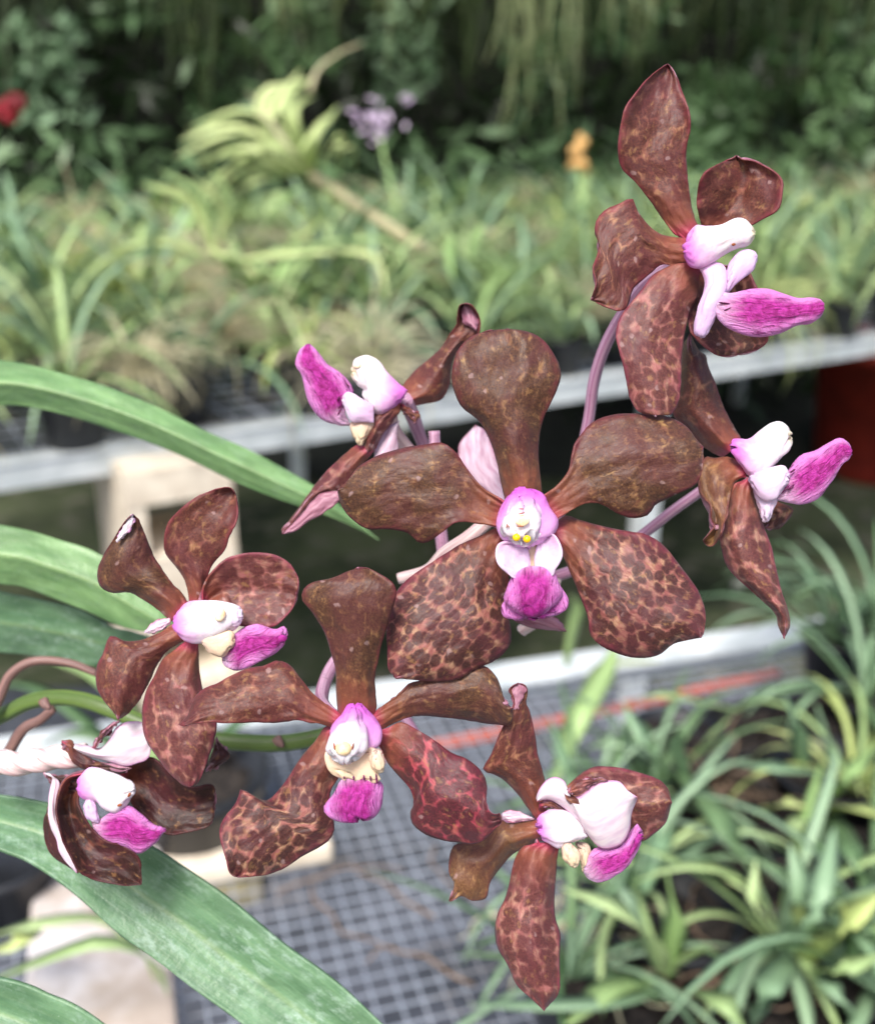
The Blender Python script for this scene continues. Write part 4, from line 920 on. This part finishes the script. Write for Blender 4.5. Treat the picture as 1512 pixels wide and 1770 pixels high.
P_(f, 'petal', R2, [(640, 960), (600, 935), (540, 930), (460, 910), (400, 860), (350, 790), (325, 732), (260, 760), (200, 790), (150, 840), (137, 910), (160, 970), (150, 1030), (132, 1085), (148, 1160), (118, 1248)],
   [(640, 1060), (600, 1072), (550, 1075), (480, 1070), (430, 1100), (370, 1150), (330, 1200), (300, 1280), (265, 1300), (210, 1285), (160, 1265), (118, 1248)],
   D, 'tan', dep=(-1, 0, 1, 1.5, 1), cup=(-.8, -1, -1, -.4, .3), tilt=(0, 0, .5, .5), ruf=1.0)
fR3 = 'sepal'
sheet('sepal', f, [(1205, 452), (1175, 455), (1152, 461), (1128, 475), (1107, 503), (1087, 527), (1068, 554), (1063, 582), (1068, 600), (1077, 636), (1083, 665), (1093, 700), (1110, 715), (1135, 718)],
      [(1212, 466), (1207, 480), (1205, 510), (1190, 545), (1182, 590), (1178, 640), (1176, 665), (1172, 693), (1160, 716), (1135, 718)],
      D - .001, (-1, .5, 1, .5), (-1, -1.8, -1.6, -1.2), (1, .8, .6, 0), mat=PM['pink'], back=BACK, ruf=.5, jag=.35)
sheet('sepal', f, [(1212, 462), (1196, 500), (1190, 560), (1210, 592), (1240, 613), (1275, 613)], [(1225, 462), (1285, 466), (1308, 498), (1316, 545), (1325, 592), (1275, 613)], D + .006, (0, 0), (1.5, 2.5, 1), (0,), mat=PM['spot'], back=BACK, ruf=.4, jag=.35)
lobe(f, 'column', R2, [(600, 1000), (610, 930), (640, 872), (690, 880), (770, 870), (830, 840), (880, 836), (925, 880), (937, 910)], [(600, 1000), (610, 1060), (650, 1090), (730, 1060), (800, 1010), (850, 985), (900, 972), (930, 945), (937, 910)], D - .0015, COLC, puff=(2, 2.1, 1.9, 1.6), dep=(.5, 1, 1.5))
ball('anther_mark', f, 980 + 835 * .344, 90 + 967 * .344, D - .0045, .3, .2, .2, MARK, .2, 8)
lobe(f, 'side_lobe', R2, [(740, 1180), (800, 1120), (820, 1050), (870, 1000), (930, 998), (953, 1035)], [(740, 1230), (790, 1225), (830, 1180), (880, 1140), (930, 1100), (953, 1035)], D, LOBEL, puff=.9, dep=(1.5, 2.5))
lobe(f, 'side_lobe', R2, [(640, 1060), (680, 1120), (690, 1180), (655, 1290), (635, 1380), (640, 1420), (680, 1436)], [(700, 1070), (770, 1062), (802, 1105), (800, 1200), (760, 1290), (710, 1400), (680, 1436)], D, LOBEL, puff=1.3, dep=(1.5, 2.5, 2))
lobe(f, 'lip', R2, [(730, 1240), (760, 1210), (830, 1210), (920, 1190), (1000, 1190), (1080, 1215), (1150, 1240), (1220, 1235), (1270, 1245), (1287, 1280)], [(730, 1240), (730, 1290), (770, 1360), (830, 1400), (920, 1430), (1000, 1430), (1080, 1410), (1160, 1370), (1220, 1365), (1270, 1330), (1287, 1280)], D - .0015, LIP, puff=1.5, dep=(1, 2, 2, 2))
for i, (x, y, a, l) in enumerate([(790, 1262, -.15, .9), (850, 1238, .25, 1.0), (810, 1290, .35, .7), (900, 1215, .15, .9)]):
    ball('lip_stripe', f, 980 + x * .344, 90 + y * .344, D - .0042 + .0006 * (i % 2), l, .12, .35, DARKV, a, 8)
stalk('pedicel', f, [(1196, 455), (1160, 462), (1115, 490), (1075, 545), (1045, 600), (1026, 660), (1016, 730), (990, 830), (930, 940), (800, 1000)], [.156, .165, .172, .178, .185], [1.0, .95, .9, .9, .9], PEDI, n=60)

# --- flower 4: right side
D = .160
f = flower(1275, 800, D, 'right-hand flower seen from the side, magenta lip raised against the red tub')
P_(f, 'sepal', R3, [(720, 725), (690, 715), (640, 690), (580, 640), (520, 570), (450, 500), (465, 400), (490, 250), (505, 120), (540, 50)],
   [(830, 650), (815, 610), (780, 555), (740, 480), (700, 380), (665, 290), (640, 220), (630, 170), (600, 150), (570, 110), (540, 50)], D + .002, 'tan', dep=(0, 0, -1), cup=(-2, -2.4, -2), tilt=(-1, -1, -1), ruf=.3)
P_(f, 'sepal', R3, [(930, 1000), (940, 1080), (950, 1112)], [(1000, 960), (1095, 1000), (1080, 1060), (1020, 1115), (950, 1112)], D + .006, 'spot', dep=(0,), ruf=.2)
P_(f, 'petal', R3, [(830, 735), (790, 735), (740, 722), (680, 728), (625, 722), (600, 800), (595, 880), (620, 940), (660, 985), (662, 1050), (680, 1100), (650, 1140), (612, 1180)],
   [(850, 830), (800, 850), (770, 900), (752, 990), (740, 1060), (715, 1110), (700, 1150), (670, 1200), (640, 1205), (612, 1180)], D, 'olive', dep=(0, 1, 1.5, 1), cup=(-.5, -1, 1.2, .5), tilt=(-1, -1, 1), ruf=.7)
P_(f, 'sepal', R3, [(850, 835), (820, 855), (790, 870), (760, 940), (720, 1080), (705, 1180), (725, 1290), (770, 1360), (860, 1440), (950, 1520), (1005, 1580), (1020, 1650), (1055, 1715)],
   [(880, 835), (890, 860), (900, 960), (940, 1080), (980, 1200), (1010, 1320), (1030, 1420), (1070, 1540), (1085, 1640), (1055, 1715)], D - .001, 'pink', dep=(0, 1, 1.5, .5), cup=(-.6, -1.8, -1.6, -.8), ruf=.4)
lobe(f, 'column', R3, [(780, 660), (785, 625), (860, 625), (920, 580), (980, 540), (1030, 530), (1075, 560), (1082, 610)], [(780, 660), (790, 720), (840, 800), (880, 835), (960, 800), (1020, 750), (1065, 690), (1082, 610)], D, COLC, puff=1.9, dep=(1, 1.5))
lobe(f, 'side_lobe', R3, [(860, 840), (900, 810), (960, 785), (1040, 770), (1072, 795), (1075, 840)], [(860, 840), (890, 900), (940, 960), (1000, 960), (1040, 910), (1075, 840)], D - .001, LOBEW, puff=1.2, dep=(1, 2))
lobe(f, 'side_lobe', R3, [(880, 870), (890, 930), (920, 1010), (940, 1070), (955, 1078)], [(960, 880), (1010, 950), (990, 1010), (970, 1060), (955, 1078)], D, LOBEW, puff=1.0, dep=(1, 1))
lobe(f, 'lip', R3, [(1005, 950), (1030, 900), (1060, 830), (1100, 760), (1150, 710), (1220, 690), (1290, 650), (1350, 620), (1395, 640), (1418, 700)], [(1005, 950), (1080, 975), (1160, 980), (1240, 950), (1290, 890), (1330, 820), (1360, 770), (1400, 740), (1418, 700)], D, LIP, puff=1.5, dep=(1, 2, 1.5))
for i, (x, y, a, l) in enumerate([(1060, 900, .8, .9), (1090, 890, .75, .7), (1100, 800, .6, .5)]):
    ball('lip_stripe', f, 1020 + x * .3175, 560 + y * .3175, D - .0027 - .0003 * i, l, .14, .35, DARKV, a, 8)
stalk('pedicel', f, [(1262, 800), (1225, 838), (1160, 885), (1080, 945), (980, 990), (860, 1020), (765, 1000)], [.166, .176, .184, .188], [.8, .85, .95, .95], PEDI, n=50)

# --- flower 5: upper left, behind
D = .170
f = flower(690, 680, D, 'flower turned to the left behind the largest one, magenta lip raised left')
P_(f, 'sepal', R4, [(790, 640), (795, 590), (870, 500), (950, 430), (1030, 360), (1080, 280), (1130, 200), (1142, 110), (1170, 85)], [(860, 700), (880, 695), (940, 680), (1040, 655), (1090, 560), (1100, 440), (1160, 330), (1240, 290), (1268, 245), (1255, 150), (1220, 95), (1170, 85)],
   D + .003, 'tan', dep=(0, 0, 0), cup=(-2, -2.2, -1, 2), tilt=(0, -1, 0), ruf=.4)
sheet('petal_fold', f, tr(R4, [(1175, 90), (1155, 130), (1160, 180), (1190, 215), (1245, 245)]), tr(R4, [(1175, 90), (1225, 100), (1250, 150), (1262, 205), (1245, 245)]), D + .0015, (0,), (-.8,), mat=BACKM, ruf=.1)
P_(f, 'petal', R4, [(745, 660), (720, 680), (670, 720), (620, 760), (590, 850), (570, 930), (600, 975)], [(800, 670), (800, 720), (760, 770), (720, 830), (680, 880), (650, 950), (600, 975)], D, 'pink', dep=(0, 1, 0), cup=(-1,), ruf=.3)
sheet('petal', f, tr(R4, [(790, 780), (720, 820), (690, 870), (650, 930), (640, 1010)]), tr(R4, [(790, 780), (780, 860), (785, 930), (760, 1000), (640, 1010)]), D + .002, (0,), (-1,), mat=BACK, ruf=.3)
P_(f, 'petal', R4, [(790, 690), (800, 720), (850, 765), (880, 800)], [(830, 690), (880, 720), (915, 755), (880, 800)], D + .001, 'tan', dep=(0,), cup=(-.5,), ruf=.2)
P_(f, 'sepal', R4, [(570, 910), (530, 930), (480, 970), (400, 1040), (320, 1120), (250, 1220), (190, 1300), (140, 1370), (95, 1420), (98, 1455)], [(640, 960), (600, 1010), (560, 1060), (510, 1120), (450, 1200), (330, 1215), (270, 1265), (190, 1360), (120, 1430), (98, 1455)], D, 'pink', dep=(0, 0, 0), cup=(-1, -1.2, -.5), tilt=(-.6,), ruf=.3)
sheet('petal_fold', f, tr(R4, [(440, 1195), (330, 1210), (270, 1262), (190, 1355), (120, 1428), (98, 1455)]), tr(R4, [(440, 1250), (400, 1290), (330, 1335), (250, 1380), (170, 1440), (98, 1455)]), D - .0003, (0,), (-.5,), mat=BACKM, ruf=.15)
lobe(f, 'column', R4, [(840, 600), (770, 545), (720, 490), (670, 430), (620, 400), (570, 395), (530, 420), (515, 490)], [(820, 640), (750, 710), (680, 745), (620, 720), (590, 660), (585, 600), (545, 570), (515, 490)], D, COLC, puff=1.9, dep=(0, 1))
ball('anther_cap', f, 460 + 545 * .291, 500 + 455 * .291, D - .0022, .55, .45, .5, ANTHER, .4)
lobe(f, 'side_lobe', R4, [(640, 690), (570, 650), (520, 620), (480, 610), (455, 650)], [(640, 790), (570, 790), (510, 790), (480, 740), (455, 650)], D - .001, LOBEW, puff=1.0, dep=(1,))
lobe(f, 'side_lobe', R4, [(540, 760), (500, 800), (510, 860), (560, 930)], [(620, 750), (640, 800), (610, 860), (560, 930)], D, LOBEC, puff=1.1, dep=(.5,))
lobe(f, 'lip', R4, [(500, 805), (430, 805), (340, 780), (280, 720), (240, 640), (210, 510), (172, 450), (195, 370), (250, 325)], [(500, 805), (470, 740), (465, 660), (490, 610), (530, 640), (500, 560), (440, 500), (370, 450), (300, 360), (250, 325)][:3] + [(505, 640), (520, 600), (470, 520), (400, 470), (360, 440), (300, 360), (250, 325)], D, LIP, puff=1.5, dep=(0, 1, 1))
for x, y, a, l in ((440, 720, 1.15, .9), (430, 650, 1.2, .5), (485, 570, -.9, .5)): ball('lip_stripe', f, 460 + x * .291, 500 + y * .291, D - .0024, l, .15, .4, DARKV, a, 8)
stalk('pedicel', f, [(700, 690), (712, 715), (725, 750), (745, 800), (770, 870)], [.173, .178, .186, .188], [1.2, 1.1, .9, .9], PEDI)
stalk('pedicel', f, [(672, 700), (680, 740), (705, 775), (740, 820), (768, 900)], [.175, .18, .19], [1.2, 1.1, .9], PEDW)

# --- flower 6: left
D = .160
f = flower(345, 1075, D, 'left flower turned half right above the dark one, with short ruffled magenta lip')
P_(f, 'petal', R5, [(740, 520), (752, 460), (780, 410), (830, 360), (880, 335), (940, 325), (1030, 330), (1100, 370), (1135, 430), (1130, 500)], [(760, 560), (820, 560), (870, 575), (880, 620), (960, 632), (1040, 625), (1090, 580), (1115, 545), (1130, 500)],
   D + .003, 'pink', dep=(0, 0, 0), cup=(1, 1.5, 1.2, .5), vee=1, ruf=.3)
P_(f, 'sepal', R5, [(690, 560), (685, 515), (670, 440), (630, 380), (588, 330), (585, 270), (600, 200), (650, 140), (720, 90), (790, 65), (850, 55), (875, 75)], [(745, 560), (755, 515), (760, 440), (790, 370), (830, 320), (850, 260), (880, 190), (885, 130), (875, 75)],
   D + .001, 'tan', dep=(-1, 0, 1, .5), cup=(-.6, -.6, .8, .8), ruf=.5)
P_(f, 'petal', R5, [(635, 620), (600, 598), (560, 560), (500, 520), (440, 490), (370, 490), (320, 460), (310, 400), (340, 320), (380, 262), (420, 200), (455, 165)], [(690, 540), (655, 485), (620, 450), (570, 380), (530, 310), (500, 240), (480, 190), (455, 165)],
   D, 'dense', dep=(-1, 0, 1, 1), cup=(-1, -1.4, -1.2, .3), tilt=(0, 0, .6), ruf=.5)
sheet('petal_fold', f, tr(R5, [(385, 280), (400, 240), (425, 195), (455, 163)]), tr(R5, [(395, 272), (425, 245), (455, 205), (455, 163)]), D - .002, (0,), (-.3,), mat=BACKW, ruf=.1)
sheet('petal_fold', f, tr(R5, [(500, 655), (540, 610), (610, 590)]), tr(R5, [(500, 655), (560, 650), (610, 620)]), D + .002, (0,), (-.3,), mat=BACK, ruf=.1)
P_(f, 'petal', R5, [(660, 610), (640, 612), (590, 640), (500, 680), (430, 690), (362, 668), (330, 740), (303, 800), (303, 870), (330, 930), (370, 980), (395, 1015)], [(690, 680), (660, 695), (600, 730), (560, 780), (530, 850), (490, 920), (440, 985), (395, 1015)],
   D, 'tan', dep=(-1, 0, 1, .5), cup=(-.5, -1.2, -1.6, -.5), tilt=(0, .3, .3), ruf=.5)
P_(f, 'sepal', R5, [(670, 690), (640, 715), (580, 760), (545, 830), (510, 900), (490, 980), (500, 1080), (540, 1150), (600, 1230), (660, 1285), (690, 1292)], [(725, 690), (728, 740), (728, 810), (745, 900), (790, 960), (800, 1040), (785, 1130), (750, 1220), (720, 1280), (690, 1292)],
   D - .001, 'pink', dep=(-1, .5, 1.5, 1), cup=(-.6, -1.6, -1.2, -.6), ruf=.4)
lobe(f, 'column', R5, [(630, 610), (650, 555), (690, 525), (760, 520), (830, 525), (890, 545), (905, 590)], [(630, 610), (650, 670), (700, 697), (770, 690), (830, 660), (885, 630), (905, 590)], D - .001, COLC, puff=(2, 2.2, 1.8), dep=(.5, 1.5))
ball('anther_cap', f, 40 + 815 * .418, 820 + 580 * .418, D - .0044, .8, 1.0, .5, ANTHER, -.3)
lobe(f, 'side_lobe', R5, [(735, 690), (760, 650), (810, 640), (865, 650), (872, 700)], [(735, 690), (770, 735), (820, 757), (850, 730), (872, 700)], D - .001, LOBEC, puff=1.0, dep=(1.5,))
lobe(f, 'side_lobe', R5, [(850, 600), (860, 555), (890, 545), (902, 580)], [(850, 600), (870, 630), (895, 620), (902, 580)], D - .001, LOBEW, puff=.8, dep=(2,))
lobe(f, 'lip', R5, [(825, 765), (850, 690), (900, 640), (960, 622), (1040, 640), (1082, 630), (1078, 680)], [(825, 765), (850, 800), (890, 812), (950, 790), (1010, 755), (1060, 720), (1078, 680)], D, LIP, puff=1.2, dep=(.5, 1.5, 1), ruf=.8, wr=.2)

# --- flower 7: dark lower left
D = .166
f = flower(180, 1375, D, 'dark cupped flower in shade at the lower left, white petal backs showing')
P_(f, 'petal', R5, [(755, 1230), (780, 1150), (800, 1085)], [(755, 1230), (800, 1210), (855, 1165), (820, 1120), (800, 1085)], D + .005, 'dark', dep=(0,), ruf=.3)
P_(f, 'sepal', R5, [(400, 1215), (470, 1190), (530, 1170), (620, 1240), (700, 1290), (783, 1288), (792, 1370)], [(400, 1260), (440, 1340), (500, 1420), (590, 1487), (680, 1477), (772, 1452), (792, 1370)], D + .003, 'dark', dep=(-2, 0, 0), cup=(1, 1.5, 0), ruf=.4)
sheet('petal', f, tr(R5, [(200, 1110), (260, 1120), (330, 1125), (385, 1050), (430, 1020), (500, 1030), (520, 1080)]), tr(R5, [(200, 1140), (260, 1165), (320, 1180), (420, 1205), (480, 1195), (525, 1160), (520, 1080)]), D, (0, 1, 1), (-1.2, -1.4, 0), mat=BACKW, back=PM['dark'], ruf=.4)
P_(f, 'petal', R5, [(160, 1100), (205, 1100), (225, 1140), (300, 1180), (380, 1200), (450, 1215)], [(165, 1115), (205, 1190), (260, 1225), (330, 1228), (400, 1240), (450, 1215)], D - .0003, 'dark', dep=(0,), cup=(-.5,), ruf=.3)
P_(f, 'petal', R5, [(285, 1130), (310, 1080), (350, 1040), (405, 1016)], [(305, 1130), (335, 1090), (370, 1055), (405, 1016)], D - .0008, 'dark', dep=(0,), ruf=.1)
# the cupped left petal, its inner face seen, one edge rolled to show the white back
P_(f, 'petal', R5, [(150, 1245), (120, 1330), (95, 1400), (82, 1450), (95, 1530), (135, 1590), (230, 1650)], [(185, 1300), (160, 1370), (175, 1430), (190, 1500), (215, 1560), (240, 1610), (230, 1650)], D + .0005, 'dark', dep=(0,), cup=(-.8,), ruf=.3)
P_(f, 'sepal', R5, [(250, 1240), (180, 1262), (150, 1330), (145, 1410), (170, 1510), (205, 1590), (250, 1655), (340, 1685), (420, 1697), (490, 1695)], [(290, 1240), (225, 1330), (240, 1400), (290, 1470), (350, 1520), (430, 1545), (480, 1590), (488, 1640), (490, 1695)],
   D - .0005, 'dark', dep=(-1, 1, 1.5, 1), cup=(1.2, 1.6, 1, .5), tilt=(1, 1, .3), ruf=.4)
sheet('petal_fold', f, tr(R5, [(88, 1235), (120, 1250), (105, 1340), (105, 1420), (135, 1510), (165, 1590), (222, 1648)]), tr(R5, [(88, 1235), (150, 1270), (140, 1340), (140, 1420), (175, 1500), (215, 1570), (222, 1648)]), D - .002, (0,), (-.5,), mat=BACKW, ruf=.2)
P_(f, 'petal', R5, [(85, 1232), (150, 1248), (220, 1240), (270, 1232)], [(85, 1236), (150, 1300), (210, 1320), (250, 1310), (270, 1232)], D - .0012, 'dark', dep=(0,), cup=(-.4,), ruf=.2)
lobe(f, 'column', R5, [(235, 1290), (250, 1230), (300, 1210), (380, 1240), (440, 1270), (462, 1310)], [(235, 1290), (250, 1340), (310, 1350), (350, 1390), (400, 1395), (462, 1310)], D - .0015, COLW, puff=1.8, dep=(.5, 1.5))
for x, y, a in ((400, 1368, .3), (440, 1325, 1.0)): ball('anther_mark', f, 40 + x * .418, 820 + y * .418, D - .0042, .4, .22, .2, MARK, a, 8)
lobe(f, 'side_lobe', R5, [(275, 1330), (252, 1370), (262, 1420), (315, 1440)], [(275, 1330), (300, 1360), (310, 1400), (315, 1440)], D - .0015, LOBEL, puff=.7, dep=(1,))
lobe(f, 'lip', R5, [(285, 1430), (330, 1420), (390, 1380), (440, 1370), (480, 1400), (530, 1440), (592, 1468)], [(285, 1430), (300, 1480), (350, 1525), (430, 1540), (480, 1570), (540, 1530), (592, 1468)], D - .001, LIP, puff=1.3, dep=(0, 1.5, 1))
stalk('pedicel', f, [(-40, 1318), (0, 1318), (40, 1318), (90, 1310), (150, 1305)], [.170, .168], [1.9, 1.85, 1.8, 1.7], PEDW, 18, 50, .12, 9)

# --- flower 8: lower right
D = .157
f = flower(960, 1420, D, 'lower right flower with a white petal back curled over its magenta lip')
P_(f, 'sepal', R7, [(700, 640), (690, 590), (740, 530), (790, 495), (850, 475), (950, 485), (1060, 510), (1150, 540), (1200, 590), (1222, 660)], [(760, 700), (850, 760), (950, 800), (1060, 855), (1120, 830), (1190, 760), (1222, 660)], D + .003, 'pink', dep=(0, 0, 0), cup=(-1, -1.6, -1), ruf=.5)
P_(f, 'sepal', R7, [(570, 760), (535, 735), (490, 680), (440, 610), (380, 550), (330, 520), (275, 495), (310, 420), (350, 320), (400, 240), (432, 160), (405, 95), (450, 62)], [(600, 720), (595, 640), (588, 550), (570, 480), (550, 400), (530, 300), (510, 210), (492, 160), (497, 100), (480, 70), (450, 62)],
   D + .001, 'tan', dep=(-1, 0, 1, 0), cup=(-1, -1.4, -.8, .6), tilt=(0, .5, .5), ruf=.4)
sheet('petal_fold', f, tr(R7, [(428, 190), (415, 130), (402, 95), (450, 60)]), tr(R7, [(440, 200), (470, 140), (492, 90), (450, 60)]), D - .0002, (0,), (-.4,), mat=BACKM, ruf=.1)
P_(f, 'petal', R7, [(590, 760), (560, 745), (480, 755), (400, 762), (350, 745), (250, 850), (130, 870), (105, 950), (105, 1020), (130, 1070), (105, 1155)], [(590, 850), (560, 855), (490, 880), (420, 920), (370, 980), (310, 1060), (290, 1140), (220, 1152), (170, 1130), (105, 1155)],
   D + .001, 'olive', dep=(-1, 0, .5, 0), cup=(-1, -1.4, -1.2, 0), ruf=.6)
P_(f, 'sepal', R7, [(540, 860), (510, 870), (470, 880), (430, 950), (410, 1040), (390, 1130), (345, 1220), (335, 1300), (350, 1400), (400, 1480), (440, 1570), (510, 1640), (580, 1705)], [(640, 860), (652, 890), (645, 980), (635, 1100), (640, 1230), (665, 1320), (658, 1420), (660, 1530), (650, 1620), (580, 1705)],
   D - .001, 'pink', dep=(-1, .5, 1.5, .5), cup=(-.8, -2, -1.6, -1), ruf=.6)
sheet('petal', f, tr(R7, [(545, 655), (540, 630), (565, 580), (595, 545), (640, 530), (690, 560), (700, 620), (755, 625), (830, 570), (900, 550), (960, 555), (1000, 600), (1050, 632)]),
      tr(R7, [(545, 655), (590, 645), (620, 650), (660, 675), (700, 705), (750, 755), (800, 825), (850, 880), (900, 893), (970, 870), (1010, 800), (1020, 720), (1050, 632)]), D - .002, (0, 1, 3, 3), (-1, -1.2, -1.6, -1), (0, .5, 1), mat=BACKW, back=PM['tan'], ruf=.4, wr=.08)
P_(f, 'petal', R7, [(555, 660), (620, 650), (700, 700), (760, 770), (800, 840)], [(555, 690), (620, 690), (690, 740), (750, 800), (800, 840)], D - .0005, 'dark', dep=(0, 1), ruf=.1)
P_(f, 'petal', R7, [(700, 600), (740, 550), (850, 530), (900, 548)], [(705, 615), (750, 622), (820, 580), (900, 548)], D - .0045, 'pink', dep=(0, .5), cup=(-.6,), ruf=.1)
sheet('petal_fold', f, tr(R7, [(370, 710), (430, 695), (530, 740)]), tr(R7, [(370, 740), (430, 755), (530, 745)]), D + .003, (0,), (-.3,), mat=BACK, ruf=.1)
lobe(f, 'column', R7, [(560, 790), (560, 730), (600, 700), (680, 700), (750, 740), (790, 800), (785, 835)], [(560, 790), (580, 845), (640, 885), (690, 872), (730, 845), (760, 842), (785, 835)], D - .0005, COLW, puff=1.8, dep=(.5, 1))
lobe(f, 'side_lobe', R7, [(685, 855), (668, 890), (680, 950), (735, 985)], [(685, 855), (730, 880), (762, 930), (735, 985)], D - .001, LOBEC, puff=1.0, dep=(1,))
lobe(f, 'side_lobe', R7, [(740, 860), (760, 940), (780, 1010)], [(740, 860), (800, 870), (810, 930), (780, 1010)], D + .0005, LOBEC, puff=.8, dep=(0,))
lobe(f, 'lip', R7, [(785, 1020), (800, 940), (830, 890), (900, 880), (990, 850), (1045, 765), (1062, 830)], [(785, 1020), (850, 1058), (940, 1025), (1000, 970), (1040, 910), (1062, 870), (1062, 830)], D, LIP, puff=1.4, dep=(0, 1, 1))
stalk('pedicel', f, [(960, 1418), (890, 1428), (840, 1410), (790, 1360), (740, 1300), (700, 1240)], [.162, .175, .188], [1.0, .9, .9], PEDI)

# --- flower 9: seen from behind, mostly hidden
D = .178
f = flower(800, 850, D, 'pale flower back half hidden behind the largest flower')
sheet('sepal', f, tr(R1, [(640, 720), (560, 650), (500, 600), (498, 540), (510, 480), (565, 420)]), tr(R1, [(690, 700), (665, 640), (650, 560), (620, 480), (600, 440), (565, 420)]), D, (0,), (-1.5,), mat=BACK, ruf=.3)
sheet('petal', f, tr(R1, [(740, 1100), (700, 1140), (780, 1180), (905, 1192)]), tr(R1, [(760, 1100), (820, 1120), (880, 1150), (905, 1192)]), D - .01, (0,), (-1,), mat=BACKM, ruf=.2)
sheet('petal', f, tr(R1, [(660, 860), (560, 860), (440, 920), (300, 1010)]), tr(R1, [(660, 900), (560, 930), (440, 980), (300, 1010)]), D - .012, (0,), (-1,), mat=BACK, ruf=.2)
stalk('pedicel', f, [(860, 885), (815, 925), (770, 955), (740, 985), (690, 1000)], [.170, .178], [1.1, 1.0, .9], PEDW)
stalk('pedicel', f, [(750, 745), (755, 860), (765, 950), (770, 1010)], [.176, .18], [.9, 1.0, 1.1], PEDI)
stalk('pedicel', f, [(960, 1000), (940, 1060), (900, 1090)], [.176, .18], [.9, 1.0], PEDW)
